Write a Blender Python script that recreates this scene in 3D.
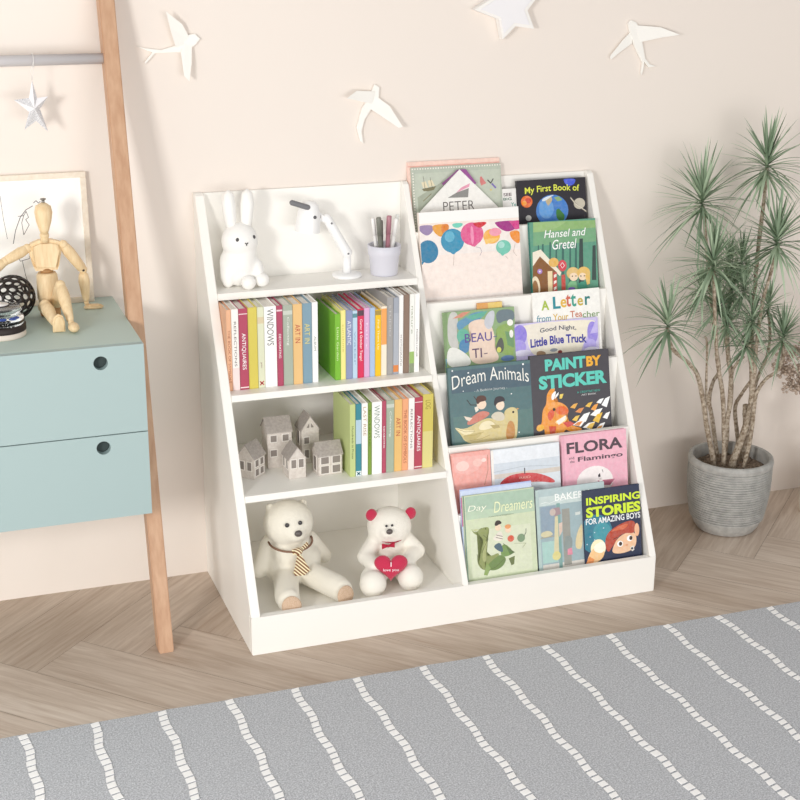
import bpy, bmesh, math, random
from mathutils import Vector, Matrix, noise
from math import sin, cos, pi, radians, atan2, sqrt
random.seed(7)
SC = bpy.context.scene
for o in list(bpy.data.objects): bpy.data.objects.remove(o)
COL = SC.collection

# ---------------------------------------------------------------- camera
def cam_setup():
    px, py, pz, yaw, pit, rol, F = -0.6077, -2.9415, 1.4299, 0.34580, -0.33050, 0.0082, 1459.62
    f = Vector((sin(yaw)*cos(pit), cos(yaw)*cos(pit), sin(pit)))
    r = f.cross(Vector((0, 0, 1))).normalized(); u = r.cross(f)
    r, u = cos(rol)*r + sin(rol)*u, -sin(rol)*r + cos(rol)*u
    cd = bpy.data.cameras.new('camera'); co = bpy.data.objects.new('camera', cd); COL.objects.link(co)
    cd.sensor_width = 36; cd.lens = F*36/800; cd.clip_start = .05; cd.clip_end = 50
    m = Matrix((r, u, -f)).transposed().to_4x4(); m.translation = (px, py, pz)
    co.matrix_world = m
    SC.camera = co
cam_setup()

# ---------------------------------------------------------------- world, lights, exposure
w = bpy.data.worlds.new('world'); SC.world = w; w.use_nodes = True
bg = w.node_tree.nodes['Background']; bg.inputs[0].default_value = (1.0, .985, .965, 1); bg.inputs[1].default_value = .58
def area(name, loc, target, sx, sy, power, col=(1, 1, 1)):
    ld = bpy.data.lights.new(name, 'AREA'); ld.shape = 'RECTANGLE'; ld.size = sx; ld.size_y = sy; ld.energy = power; ld.color = col
    lo = bpy.data.objects.new(name, ld); COL.objects.link(lo); lo.location = loc
    d = Vector(target) - Vector(loc); lo.rotation_euler = d.to_track_quat('-Z', 'Y').to_euler()
area('window_daylight', (-2.15, -2.75, 1.35), (0.1, 0, .6), .5, .55, 56, (1, .98, .95))
area('front_fill_light', (0.8, -4.2, .55), (.5, 0, .35), 3.4, 1.0, 62, (1, .985, .965))  # added soft fill from the front to brighten the shelf bays
area('side_fill_light', (-2.5, -1.5, .7), (.1, -.25, .35), 1.8, 1.1, 9, (1, .985, .965))  # invented low fill from the left, lifts the side panel and bays
SC.view_settings.view_transform = 'Standard'; SC.view_settings.look = 'None'
SC.view_settings.gamma = 1; SC.view_settings.exposure = -0.15
SC.cycles.diffuse_bounces = 8; SC.cycles.max_bounces = 12
try: SC.view_settings.use_curve_mapping = False
except Exception: pass

# ---------------------------------------------------------------- materials
def lin(h):
    c = [int(h[i:i+2], 16)/255 for i in (0, 2, 4)]
    return tuple(x/12.92 if x <= .04045 else ((x+.055)/1.055)**2.4 for x in c) + (1,)
MATS = {}
def mat(h, rough=.6, kind=None, **k):
    key = (h, rough, kind, tuple(sorted(k.items())))
    if key in MATS: return MATS[key]
    m = bpy.data.materials.new((kind or 'colour') + '_' + h); m.use_nodes = True
    nt = m.node_tree; b = nt.nodes['Principled BSDF']
    b.inputs['Base Color'].default_value = lin(h); b.inputs['Roughness'].default_value = rough
    b.inputs['Specular IOR Level'].default_value = k.get('spec', .35)
    N = nt.nodes.new; L = nt.links.new
    tc = N('ShaderNodeTexCoord')
    def mapped(scale):
        mp = N('ShaderNodeMapping'); mp.inputs['Scale'].default_value = scale; L(tc.outputs['Object'], mp.inputs[0]); return mp.outputs[0]
    def nz(vec, scale, det=3, r=.55):
        n = N('ShaderNodeTexNoise'); n.inputs['Scale'].default_value = scale; n.inputs['Detail'].default_value = det; n.inputs['Roughness'].default_value = r
        L(vec, n.inputs['Vector']); return n.outputs['Fac']
    def ramp(fac, stops):
        r = N('ShaderNodeValToRGB'); e = r.color_ramp.elements
        while len(e) > 1: e.remove(e[-1])
        e[0].position, e[0].color = stops[0][0], lin(stops[0][1])
        for p, c in stops[1:]: x = e.new(p); x.color = lin(c)
        L(fac, r.inputs[0]); return r.outputs[0]
    def bump(h_, strength, dist):
        bn = N('ShaderNodeBump'); bn.inputs['Strength'].default_value = strength; bn.inputs['Distance'].default_value = dist
        L(h_, bn.inputs['Height']); L(bn.outputs[0], b.inputs['Normal'])
    if kind == 'wood':
        f = nz(mapped(k.get('grain', (40, 40, 3))), 3, 4); L(ramp(f, [(.3, h), (.7, k['h2'])]), b.inputs['Base Color']); bump(f, .15, .001)
    if kind == 'plush':
        f = nz(mapped((1, 1, 1)), 420, 3, .7); bump(f, .7, .0025); b.inputs['Sheen Weight'].default_value = .4; b.inputs['Sheen Roughness'].default_value = .5
    if kind == 'paint':
        f = nz(mapped((1, 1, 1)), 260, 2); bump(f, .05, .0006)
    if kind == 'wall':
        f = nz(mapped((1, 1, 1)), 190, 3); bump(f, .06, .001)
    if kind == 'felt':
        f = nz(mapped((1, 1, 1)), 700, 2); bump(f, .5, .001)
        L(ramp(nz(mapped((1, 1, 1)), 350, 2), [(.35, h), (.7, k['h2'])]), b.inputs['Base Color'])
    if kind == 'mottle':
        L(ramp(nz(mapped((1, 1, 1)), k.get('s', 90), 4), [(.35, h), (.68, k['h2'])]), b.inputs['Base Color']); bump(nz(mapped((1, 1, 1)), k.get('s', 90)*2, 3), .4, .002)
    if kind == 'pages':
        wv = N('ShaderNodeTexWave'); wv.inputs['Scale'].default_value = 260; wv.bands_direction = k.get('dir', 'X'); L(tc.outputs['Object'], wv.inputs['Vector'])
        L(ramp(wv.outputs['Fac'], [(.2, 'd9d4ca'), (.7, h)]), b.inputs['Base Color'])
    if kind == 'print':                              # soft watercolour mottling of printed paper
        hsv = N('ShaderNodeHueSaturation'); hsv.inputs['Color'].default_value = lin(h)
        mr = N('ShaderNodeMapRange'); mr.inputs[1].default_value = .3; mr.inputs[2].default_value = .7; mr.inputs[3].default_value = .91; mr.inputs[4].default_value = 1.06
        L(nz(mapped((1, 1, 1)), 75, 5, .7), mr.inputs[0]); L(mr.outputs[0], hsv.inputs['Value'])
        mr2 = N('ShaderNodeMapRange'); mr2.inputs[1].default_value = .3; mr2.inputs[2].default_value = .7; mr2.inputs[3].default_value = .84; mr2.inputs[4].default_value = 1.04
        L(nz(mapped((1, 1, 1)), 130, 3, .6), mr2.inputs[0]); L(mr2.outputs[0], hsv.inputs['Saturation']); L(hsv.outputs[0], b.inputs['Base Color'])
    if kind == 'metal': b.inputs['Metallic'].default_value = .85
    if kind == 'glass':
        b.inputs['Transmission Weight'].default_value = 1; b.inputs['IOR'].default_value = 1.45
    if kind == 'tie':
        wv = N('ShaderNodeTexWave'); wv.inputs['Scale'].default_value = 75; wv.bands_direction = 'DIAGONAL'; L(tc.outputs['Object'], wv.inputs['Vector'])
        L(ramp(wv.outputs['Fac'], [(.35, '7a4a3a'), (.5, 'd9b860'), (.8, 'f2ecd0')]), b.inputs['Base Color'])
    if kind == 'sparkle':
        f = nz(mapped((1, 1, 1)), 900, 2, .8); L(ramp(f, [(.4, 'b9b8bc'), (.6, 'f4f4f6')]), b.inputs['Base Color']); bump(f, .8, .001)
    MATS[key] = m; return m
WHITE = mat('f7f5f0', .42, 'paint')
CREAM = mat('f3eee0', .85, 'plush')

# ---------------------------------------------------------------- mesh helpers
class MB:
    def __init__(s): s.bm = bmesh.new(); s.m = []
    def slot(s, m):
        if m not in s.m: s.m.append(m)
        return s.m.index(m)
    def fin(s, faces, m, smooth=False):
        i = s.slot(m)
        for f in faces: f.material_index = i; f.smooth = smooth
    def box(s, a, b, m, bev=0, M=None):
        vs = [s.bm.verts.new((x, y, z)) for x in (a[0], b[0]) for y in (a[1], b[1]) for z in (a[2], b[2])]
        F = [s.bm.faces.new([vs[i] for i in q]) for q in ((0, 1, 3, 2), (4, 6, 7, 5), (0, 4, 5, 1), (2, 3, 7, 6), (0, 2, 6, 4), (1, 5, 7, 3))]
        if M: bmesh.ops.transform(s.bm, matrix=M, verts=vs)
        s.fin(F, m)
        if bev:
            E = list({e for f in F for e in f.edges})
            r = bmesh.ops.bevel(s.bm, geom=E, offset=bev, segments=2, affect='EDGES', profile=.6)
            s.fin(r['faces'], m)
        return s
    def face(s, pts, m, smooth=False):
        f = s.bm.faces.new([s.bm.verts.new(p) for p in pts]); s.fin([f], m, smooth); return f
    def prism(s, pts, d, m, bev=0):                  # pts: 3D outline, d: extrusion vector
        d = Vector(d)
        a = [s.bm.verts.new(p) for p in pts]; b = [s.bm.verts.new(Vector(p)+d) for p in pts]
        n = len(a); F = [s.bm.faces.new(a[::-1]), s.bm.faces.new(b)]
        for i in range(n): F.append(s.bm.faces.new((a[i], a[(i+1) % n], b[(i+1) % n], b[i])))
        bmesh.ops.recalc_face_normals(s.bm, faces=F); s.fin(F, m)
        if bev:
            E = list({e for f in F[:2] for e in f.edges})
            r = bmesh.ops.bevel(s.bm, geom=E, offset=bev, segments=2, affect='EDGES'); s.fin(r['faces'], m)
        return s
    def tube(s, pts, rad, m, seg=10, smooth=True, cap=True):
        P = [Vector(p) for p in pts]; n = len(P)
        if not hasattr(rad, '__len__'): rad = [rad]*n
        rings = []; up = None
        for i in range(n):
            t = (P[min(i+1, n-1)]-P[max(i-1, 0)]).normalized()
            if up is None: up = t.orthogonal().normalized()
            else: up = (up - t*up.dot(t)).normalized()
            bn = t.cross(up)
            rings.append([s.bm.verts.new(P[i]+(up*cos(2*pi*k/seg)+bn*sin(2*pi*k/seg))*rad[i]) for k in range(seg)])
        F = []
        for a, b in zip(rings, rings[1:]):
            for k in range(seg): F.append(s.bm.faces.new((a[k], a[(k+1) % seg], b[(k+1) % seg], b[k])))
        s.fin(F, m, smooth)
        if cap: s.fin([s.bm.faces.new(rings[0][::-1]), s.bm.faces.new(rings[-1])], m)
        return s
    def capsule(s, a, b, ra, rb, m, seg=14):         # rounded tapered limb
        a = Vector(a); b = Vector(b); d = (b-a).normalized(); P = []; R = []
        for k in range(5): t = pi/2*k/5; P.append(a-d*ra*cos(t)); R.append(max(ra*sin(t), ra*.02))
        P.append(a); R.append(ra); P.append(b); R.append(rb)
        for k in range(1, 6): t = pi/2*k/5; P.append(b+d*rb*sin(t)); R.append(max(rb*cos(t), rb*.02))
        return s.tube(P, R, m, seg)
    def lathe(s, prof, m, c=(0, 0, 0), seg=32, smooth=True, M=None):
        rings = []; allv = []
        for r, z in prof:
            ring = [s.bm.verts.new((c[0]+r*cos(2*pi*k/seg), c[1]+r*sin(2*pi*k/seg), c[2]+z)) for k in range(seg)] if r > 1e-6 else [s.bm.verts.new((c[0], c[1], c[2]+z))]
            rings.append(ring); allv += ring
        F = []
        for a, b in zip(rings, rings[1:]):
            for k in range(seg):
                k2 = (k+1) % seg
                if len(a) == 1 and len(b) == 1: continue
                if len(a) == 1: F.append(s.bm.faces.new((a[0], b[k2], b[k])))
                elif len(b) == 1: F.append(s.bm.faces.new((a[k], a[k2], b[0])))
                else: F.append(s.bm.faces.new((a[k], a[k2], b[k2], b[k])))
        if M: bmesh.ops.transform(s.bm, matrix=M, verts=allv)
        s.fin(F, m, smooth); return s
    def ell(s, c, r, m, rot=None, u=20, v=14):
        M = Matrix.Translation(c) @ (rot.to_4x4() if rot else Matrix.Identity(4)) @ Matrix.Diagonal((*((r,)*3 if not hasattr(r, '__len__') else r), 1))
        o = bmesh.ops.create_uvsphere(s.bm, u_segments=u, v_segments=v, radius=1, matrix=M)
        s.fin({f for x in o['verts'] for f in x.link_faces}, m, True); return s
    def build(s, name, parent=None, mods=None):
        me = bpy.data.meshes.new(name); bmesh.ops.recalc_face_normals(s.bm, faces=s.bm.faces) if not getattr(s, 'keep', 0) else None
        s.bm.to_mesh(me); s.bm.free()
        for m in s.m: me.materials.append(m)
        o = bpy.data.objects.new(name, me); COL.objects.link(o)
        if parent is not None: o.parent = parent
        return o
def bake(o, mods):                                   # apply modifiers without operators
    for t, kw in mods:
        md = o.modifiers.new(t, t)
        for k_, v_ in kw.items(): setattr(md, k_, v_)
    dg = bpy.context.evaluated_depsgraph_get(); dg.update()
    me = bpy.data.meshes.new_from_object(o.evaluated_get(dg)); mats = list(o.data.materials)
    o.modifiers.clear(); o.data = me
    if not len(me.materials):
        for m in mats: me.materials.append(m)
    return o
def tag(o, label, cat, group=None):
    o['label'] = label; o['category'] = cat
    if group: o['group'] = group
    return o
def thing(name, label, cat, loc=(0, 0, 0), rot=(0, 0, 0), group=None):
    o = bpy.data.objects.new(name, None); COL.objects.link(o); o.location = loc; o.rotation_euler = rot; o.empty_display_size = .03
    return tag(o, label, cat, group)
def struct(o): o['kind'] = 'structure'; return o
TXT = {}
def text_polys(s, bold=0.0, shear=0.0):              # outline text as flat triangles in a unit box
    key = (s, bold, shear)
    if key in TXT: return TXT[key]
    cu = bpy.data.curves.new('t', 'FONT'); cu.body = s; cu.offset = bold; cu.shear = shear; cu.resolution_u = 3; cu.size = 1
    o = bpy.data.objects.new('t', cu); COL.objects.link(o)
    dg = bpy.context.evaluated_depsgraph_get(); dg.update()
    me = bpy.data.meshes.new_from_object(o.evaluated_get(dg))
    V = [(v.co.x, v.co.y) for v in me.vertices]; Fs = [tuple(p.vertices) for p in me.polygons]
    bpy.data.objects.remove(o); bpy.data.meshes.remove(me); bpy.data.curves.remove(cu)
    x0, x1 = min(v[0] for v in V), max(v[0] for v in V); y0, y1 = min(v[1] for v in V), max(v[1] for v in V)
    r = ([((x-x0)/(x1-x0), (y-y0)/max(y1-y0, 1e-6)) for x, y in V], Fs); TXT[key] = r; return r
def put_text(mb, s, m, fn, bold=0.0, shear=0.0, arc=0.0):   # fn maps unit u,v to a 3D point
    V, Fs = text_polys(s, bold, shear)
    vs = [mb.bm.verts.new(fn(u, v + arc*(1-(2*u-1)**2)/max(.2, 1)*4)) for u, v in V]
    F = []
    for f in Fs:
        try: F.append(mb.bm.faces.new([vs[i] for i in f]))
        except ValueError: pass
    mb.fin(F, m)
def soften(P, n=2):                                  # corner cutting for painted outlines
    for _ in range(n):
        Q = []
        for i in range(len(P)):
            a, b = P[i], P[(i+1) % len(P)]; Q += [(a[0]*.75+b[0]*.25, a[1]*.75+b[1]*.25), (a[0]*.25+b[0]*.75, a[1]*.25+b[1]*.75)]
        P = Q
    return P
def clip(poly, w_, h_):
    def cut(P, ins, inter):
        o = []
        for i in range(len(P)):
            a, b = P[i-1], P[i]
            if ins(b):
                if not ins(a): o.append(inter(a, b))
                o.append(b)
            elif ins(a): o.append(inter(a, b))
        return o
    def ix(v): return lambda a, b: (v, a[1]+(b[1]-a[1])*(v-a[0])/(b[0]-a[0]))
    def iy(v): return lambda a, b: (a[0]+(b[0]-a[0])*(v-a[1])/(b[1]-a[1]), v)
    for ins, it in ((lambda p: p[0] >= .3, ix(.3)), (lambda p: p[0] <= w_-.3, ix(w_-.3)), (lambda p: p[1] >= .3, iy(.3)), (lambda p: p[1] <= h_-.3, iy(h_-.3))):
        if len(poly) < 3: return []
        poly = cut(poly, ins, it)
    return poly if len(poly) >= 3 else []
ART={
 'balloons':(2,0.4640,0.6955,0.2430,0.0000,[
  ('R','f4ebe6',0,0,999,214),
  ('R','f6e8e0',0,60,999,150),
  ('q','9b86b0',[(-1.1,215.8),(30.8,215.5),(32.0,204.9),(25.2,196.6),(15.5,192.5),(5.3,199.0),(-1.1,205.9)]),
  ('q','e8a02c',[(29.6,215.6),(68.0,215.5),(67.2,202.6),(58.4,193.8),(47.2,187.5),(36.4,195.2),(29.5,205.1)]),
  ('q','e07f1e',[(50.3,215.4),(68.0,215.5),(65.9,202.7),(56.5,193.9),(49.2,197.9)]),
  ('e','2f7fa8',16.4,159.1,23.3,24.5,0),
  ('p','2f7fa8',[(-5.6,140.2),(7.5,139.3),(2.0,132.6),(-5.4,133.7)]),
  ('q','6fd0bb',[(74.3,215.7),(101.0,215.7),(97.3,207.7),(86.3,204.9),(76.4,207.9)]),
  ('e','3492b8',73.8,178.7,26.9,25.7,0),
  ('p','3492b8',[(53.3,165.4),(94.5,164.3),(75.1,149.2),(71.4,150.6)]),
  ('e','5db1cf',67.5,187.9,11.4,11.7,0),
  ('e','e0558f',119.8,190.4,26.5,24.6,0),
  ('p','e0558f',[(99.8,176.9),(140.1,175.4),(124.5,162.3),(118.2,163.9)]),
  ('e','ee8bb4',119.7,187.4,3.8,20.0,0),
  ('q','d31f2c',[(121.4,214.5),(158.6,214.5),(148.4,205.7),(137.2,201.6),(127.3,207.0)]),
  ('e','f3b24a',165.0,182.1,19.5,15.9,0),
  ('p','f7c766',[(146.6,176.8),(183.6,178.5),(172.1,170.9),(150.4,165.8)]),
  ('e','f19ab0',174.0,191.0,14.3,8.8,0),
  ('q','a42a86',[(172.8,213.6),(233.9,212.7),(231.9,200.9),(218.9,192.8),(202.4,189.1),(186.6,196.1),(176.2,206.3)]),
  ('p','d63f8c',[(207.1,212.6),(233.9,212.7),(232.8,194.9),(222.2,192.6)]),
  ('q','ef8f22',[(207.7,190.6),(232.6,191.9),(231.0,165.2),(225.6,161.9),(214.3,170.5),(208.4,180.4)]),
  ('e','74c9b4',191.3,157.1,17.7,15.4,0),
  ('p','74c9b4',[(177.3,150.9),(205.3,150.8),(188.9,138.2),(186.3,139.0)]),
  ('e','a8dcd2',186.5,162.2,7.8,7.1,0),
  ('l','b9a59c',0.74,[(75.1,149.2),(72.3,125.8)]),
  ('l','9a8aa0',0.74,[(126.4,162.1),(137.1,159.0),(139.8,150.6),(134.8,142.6)]),
  ('l','b9a59c',0.74,[(194.7,137.2),(200.2,131.4)]),
  ('l','b9a59c',0.74,[(219.1,163.0),(214.1,145.4),(221.4,135.9)]),
  ('t', '8a8078', 'my balloons', 164.5, 48.5, 217.0, 51.6, {}),
  ('R','f7f7f5',0,219,999,243),
 ]),
 'first':(1,0.7115,0.8790,0.1474,0.0000,[
  ('q','3d57d8',[(113.8,146.2),(144.2,145.4),(140.9,135.0),(133.6,130.5),(124.3,129.6),(116.9,135.0),(113.9,142.0)]),
  ('e','f0701e',21.6,100.8,13.9,13.1,0),
  ('e','d8402a',25.3,103.0,7.3,6.0,0),
  ('e','f7a43a',16.0,98.1,5.4,5.4,0),
  ('e','3c7fcf',82.6,77.6,39.4,35.2,0),
  ('e','5f9fe0',68.2,82.6,18.4,22.0,0),
  ('q','c9b48c',[(66.5,107.5),(81.8,109.4),(84.4,101.0),(77.9,93.1),(73.0,87.8),(67.5,97.8)]),
  ('q','3f7f3a',[(90.9,78.5),(98.8,82.2),(104.5,74.9),(113.3,66.1),(109.5,52.5),(92.8,56.3)]),
  ('q','dfe9f2',[(56.9,99.8),(63.5,107.7),(91.2,113.0),(81.8,108.8),(66.0,99.3)]),
  ('p','8fb27a',[(87.8,106.3),(100.1,108.3),(108.9,99.5),(96.5,97.5)]),
  ('e','c9c2b0',150.0,89.4,14.0,12.2,0),
  ('l','b3aa98',1.69,[(128.5,104.5),(139.3,92.2),(154.1,78.9),(166.7,69.8)]),
  ('l','e9e2d0',1.12,[(129.0,102.3),(139.2,89.5),(166.2,71.8)]),
  ('e','b9b9b6',24.1,64.7,7.0,6.3,0),
  ('t', 'e9ef5a', 'My First Book of', 18.3, 113.0, 151.2, 131.4, {'b': 0.012, 'arc': 0.05}),
 ]),
 'hansel':(2,0.7195,0.8800,0.2060,0.0000,[
  ('p','8fb873',[(9.5,205.6),(162.9,201.5),(161.8,182.2),(8.1,181.2)]),
  ('p','9cc07e',[(9.5,205.6),(92.4,203.7),(67.4,191.1),(8.1,181.2)]),
  ('R','5f9f86',9,0,999,128),
  ('p','78ad82',[(8.2,184.0),(162.0,185.0),(163.4,154.5),(6.5,154.1)]),
  ('p','3f6f66',[(17.6,154.7),(20.7,155.9),(16.1,57.5),(10.7,57.9)]),
  ('p','3f6f66',[(27.7,156.8),(31.9,157.8),(27.3,56.6),(20.6,57.1)]),
  ('p','3f6f66',[(45.9,159.6),(49.6,160.7),(44.8,55.3),(38.7,55.7)]),
  ('p','3f6f66',[(60.9,157.2),(64.0,158.4),(59.3,54.1),(53.8,54.5)]),
  ('p','3f6f66',[(76.0,154.8),(80.9,155.9),(76.3,52.8),(69.0,53.4)]),
  ('p','3f6f66',[(93.9,148.1),(97.6,149.3),(93.4,51.5),(87.3,51.9)]),
  ('p','3f6f66',[(107.9,152.7),(112.2,153.8),(107.7,50.3),(101.0,50.9)]),
  ('p','3d4f4c',[(119.2,163.0),(127.5,163.0),(123.7,49.1),(110.8,50.1)]),
  ('p','3d4f4c',[(150.6,145.6),(158.0,146.5),(155.7,68.9),(144.9,69.7)]),
  ('p','f3e9d6',[(4.2,140.6),(24.0,145.8),(70.9,91.9),(67.4,83.9),(21.5,128.5),(3.0,110.6)]),
  ('p','8a5a2c',[(3.0,110.1),(21.0,130.7),(60.3,92.7),(59.3,48.6),(-0.7,47.8)]),
  ('e','f0dfc0',7.1,63.7,10.9,24.6,0),
  ('e','9a6b3a',6.3,59.6,7.3,19.7,0),
  ('e','b084d0',19.1,97.9,6.1,5.5,0),
  ('e','f4e6f8',19.1,97.9,2.4,2.2,0),
  ('p','f2dcae',[(37.8,97.1),(49.3,96.8),(47.2,49.5),(36.5,49.0)]),
  ('p','c9473c',[(51.2,93.4),(59.4,93.3),(58.7,48.6),(48.7,49.4)]),
  ('p','f6efe6',[(52.4,87.8),(58.6,90.1),(58.9,84.5),(52.0,80.9)]),
  ('p','f6efe6',[(51.6,74.0),(57.8,76.3),(58.1,70.8),(51.2,67.2)]),
  ('p','f6efe6',[(50.8,60.3),(57.0,62.6),(57.3,57.0),(50.4,53.4)]),
  ('e','e8b75a',53.4,115.2,12.1,10.4,0),
  ('e','d83a4c',74.2,106.8,10.4,12.6,0),
  ('l','f7dfe0',1.41,[(68.7,107.2),(74.6,113.7),(79.3,106.4),(73.9,101.3),(71.1,105.7)]),
  ('p','c9473c',[(70.6,86.4),(79.8,87.1),(79.3,52.6),(69.3,53.3)]),
  ('e','e6c27a',98.8,88.4,15.4,13.3,0),
  ('e','f6dcbd',100.2,80.0,10.4,8.9,0),
  ('e','e9bf62',125.1,86.5,16.1,14.3,0),
  ('e','f6dcbd',122.3,79.2,9.8,8.3,0),
  ('p','e9bf62',[(128.6,82.1),(140.9,81.1),(139.2,61.8),(131.0,59.6)]),
  ('e','3a2f2c',97.2,81.6,1.5,1.4,0),
  ('e','3a2f2c',105.8,81.6,1.5,1.3,0),
  ('e','3a2f2c',118.0,80.6,1.6,1.4,0),
  ('e','3a2f2c',126.6,80.5,1.6,1.4,0),
  ('p','7fc08c',[(84.5,63.2),(91.1,71.0),(106.4,69.9),(108.3,48.9),(83.8,49.4)]),
  ('p','3f9a80',[(110.6,64.0),(118.6,68.4),(130.8,66.6),(133.0,49.8),(109.9,50.2)]),
  ('e','7a55c0',93.8,53.6,8.6,4.5,0),
  ('t', 'ffffff', 'Hansel and', 33.5, 169.7, 135.5, 186.7, {'sh': 0.25, 'b': 0.004}),
  ('t', 'ffffff', 'Gretel', 52.0, 143.3, 111.6, 164.6, {'sh': 0.25, 'b': 0.004}),
 ]),
 'letter':(3,0.7025,0.8650,0.2025,0.0060,[
  ('t', 'a9c14b', 'A', 20.4, 162.9, 39.1, 184.0, {'b': 0.03}),
  ('t', '2f8f9c', 'L', 48.4, 163.9, 66.5, 190.6, {'b': 0.03}),
  ('t', 'e3b84e', 'e', 66.6, 165.4, 81.2, 183.9, {'b': 0.02}),
  ('t', 'd06a54', 't', 79.6, 166.0, 91.5, 193.6, {'b': 0.02}),
  ('t', '3fa08c', 't', 91.4, 165.5, 104.5, 193.6, {'b': 0.02}),
  ('t', 'c9b14a', 'e', 107.6, 166.2, 121.3, 183.5, {'b': 0.02}),
  ('t', '2f7f7c', 'r', 125.9, 166.6, 139.2, 185.9, {'b': 0.02}),
  ('t', '6f9fae', 'from', 7.9, 138.0, 41.8, 152.9, {'b': 0.01, 'sh': 0.1}),
  ('t', 'd8b458', 'Your', 46.9, 137.4, 84.0, 153.0, {'b': 0.01}),
  ('t', 'c9785c', 'Tea', 88.5, 141.6, 117.7, 156.2, {'b': 0.01}),
  ('t', '7f9f6e', 'cher', 118.3, 139.6, 160.7, 152.7, {'b': 0.01}),
 ]),
 'goodnight':(3,0.6535,0.8545,0.1400,0.0000,[
  ('q','f3ecd8',[(25.9,139.0),(197.8,136.4),(187.8,122.8),(164.4,86.2),(153.7,59.4),(51.2,63.5),(31.4,81.7)]),
  ('q','efe8da',[(7.8,132.9),(49.7,138.8),(118.7,138.4),(155.3,87.0),(46.2,80.4),(29.9,106.5)]),
  ('e','8f7fe0',12.7,116.2,16.4,21.6,0),
  ('e','a99bea',5.2,89.6,20.8,16.3,0),
  ('e','9a8ae4',186.9,106.3,12.9,24.8,0),
  ('e','b7abf0',179.3,79.3,15.4,13.8,0),
  ('e','e3dff8',16.2,76.3,20.9,6.8,0),
  ('e','e8e6f8',181.8,69.3,17.0,6.1,0),
  ('p','c2b6f0',[(197.8,136.4),(204.5,136.4),(199.2,105.2),(180.7,104.1)]),
  ('q','a88a6a',[(49.0,76.0),(61.0,77.7),(72.7,72.5),(69.3,64.5),(49.8,64.2)]),
  ('e','8f3a34',105.8,70.8,5.4,3.8,0),
  ('e','9fa6b0',91.0,76.3,9.1,3.8,0),
  ('t', '4f5466', 'Good Night,', 60.1, 113.1, 147.7, 125.7, {'b': 0.012, 'arc': 0.06}),
  ('t', '3a3aa0', 'Little Blue Truck', 36.1, 85.1, 171.5, 104.3, {'b': 0.03, 'arc': 0.05}),
 ]),
 'beauti':(3,0.4905,0.6560,0.1790,0.0000,[
  ('p','7f9c6a',[(0.3,179.7),(10.7,181.5),(1.7,45.7),(-10.5,46.9)]),
  ('p','4f8fc0',[(-7.0,78.8),(2.3,80.6),(0.0,45.9),(-11.4,47.0)]),
  ('q','c9c9c4',[(11.1,178.8),(36.9,179.3),(27.7,126.6),(34.3,96.4),(6.2,104.4)]),
  ('q','5f96b8',[(28.2,156.0),(51.7,164.7),(68.2,174.0),(103.1,175.1),(81.4,154.1),(55.2,151.0),(33.9,134.0)]),
  ('p','5fb09a',[(48.9,166.2),(103.1,175.1),(93.6,163.8),(67.2,158.0)]),
  ('p','d68a72',[(21.6,164.5),(43.8,176.0),(64.1,177.0),(43.1,165.4)]),
  ('e','63b59c',43.4,125.2,14.5,16.0,0),
  ('e','4a86b4',44.9,103.5,12.1,15.0,0),
  ('q','ecd3c0',[(53.6,148.4),(70.0,157.8),(96.2,158.2),(109.8,143.6),(117.0,118.6),(112.6,94.7),(125.8,71.7),(113.5,62.0),(58.1,61.9),(53.3,100.1),(64.9,123.3)]),
  ('q','c9ccd4',[(93.1,155.8),(105.9,173.6),(120.5,175.0),(115.8,145.8),(106.2,133.1),(95.0,139.5)]),
  ('q','6f8088',[(120.5,175.0),(165.9,174.0),(164.3,147.0),(142.5,151.6),(124.3,142.3)]),
  ('q','8fae5c',[(118.0,134.8),(142.2,146.2),(163.6,136.2),(159.5,68.6),(137.8,76.1),(112.6,94.7),(122.8,118.1)]),
  ('p','6f9a6a',[(141.0,127.4),(161.3,122.9),(159.4,90.4),(145.0,97.2)]),
  ('q','5b5f5a',[(115.2,89.0),(122.2,107.4),(131.6,117.4),(136.6,103.3),(136.2,87.1),(126.3,79.8)]),
  ('e','d6d85c',124.5,88.7,5.3,5.9,0),
  ('e','f4f4ec',153.9,145.2,7.1,7.0,0),
  ('e','f4f4ec',155.3,120.7,4.7,8.6,0),
  ('q','e9eae4',[(4.6,101.8),(23.3,104.2),(48.1,87.1),(58.8,72.6),(55.0,59.5),(1.7,59.2)]),
  ('e','5f80b0',143.3,68.7,15.4,6.5,0),
  ('t', '5f4f96', 'BEAU', 46.8, 110.4, 109.5, 129.6, {'b': 0.004}),
  ('l','5f4f96',1.69,[(113.5,117.9),(120.5,118.3)]),
  ('t', '5a4464', 'TI', 61.9, 76.1, 84.1, 96.2, {'b': 0.004}),
  ('l','5a4464',1.69,[(89.1,83.3),(96.7,83.7)]),
 ]),
 'dream':(4,0.4790,0.6690,0.2150,0.0000,[
  ('R','5d7f7c',6,0,999,110),
  ('R','55767a',6,110,999,160),
  ('R','4c6472',6,160,999,208),
  ('q','d9c98f',[(4.7,89.8),(31.2,80.1),(69.7,97.5),(90.1,100.7),(109.8,90.5),(124.7,95.6),(122.7,110.7),(137.8,118.6),(152.2,115.2),(156.0,104.5),(150.8,53.3),(145.2,47.2),(69.2,43.5),(29.5,53.4),(22.0,70.4)]),
  ('q','efe3b8',[(4.7,89.8),(31.1,78.8),(56.9,77.3),(36.1,66.2),(19.5,76.1)]),
  ('q','c9b878',[(23.3,68.9),(47.8,70.2),(73.9,72.7),(55.5,55.9),(32.5,55.8)]),
  ('q','c98f4c',[(129.9,85.6),(139.0,90.0),(147.0,78.3),(145.2,48.0),(121.8,47.9)]),
  ('q','f0e4bd',[(69.4,92.1),(89.8,95.3),(103.5,83.0),(82.7,74.5),(59.7,77.0)]),
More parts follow.
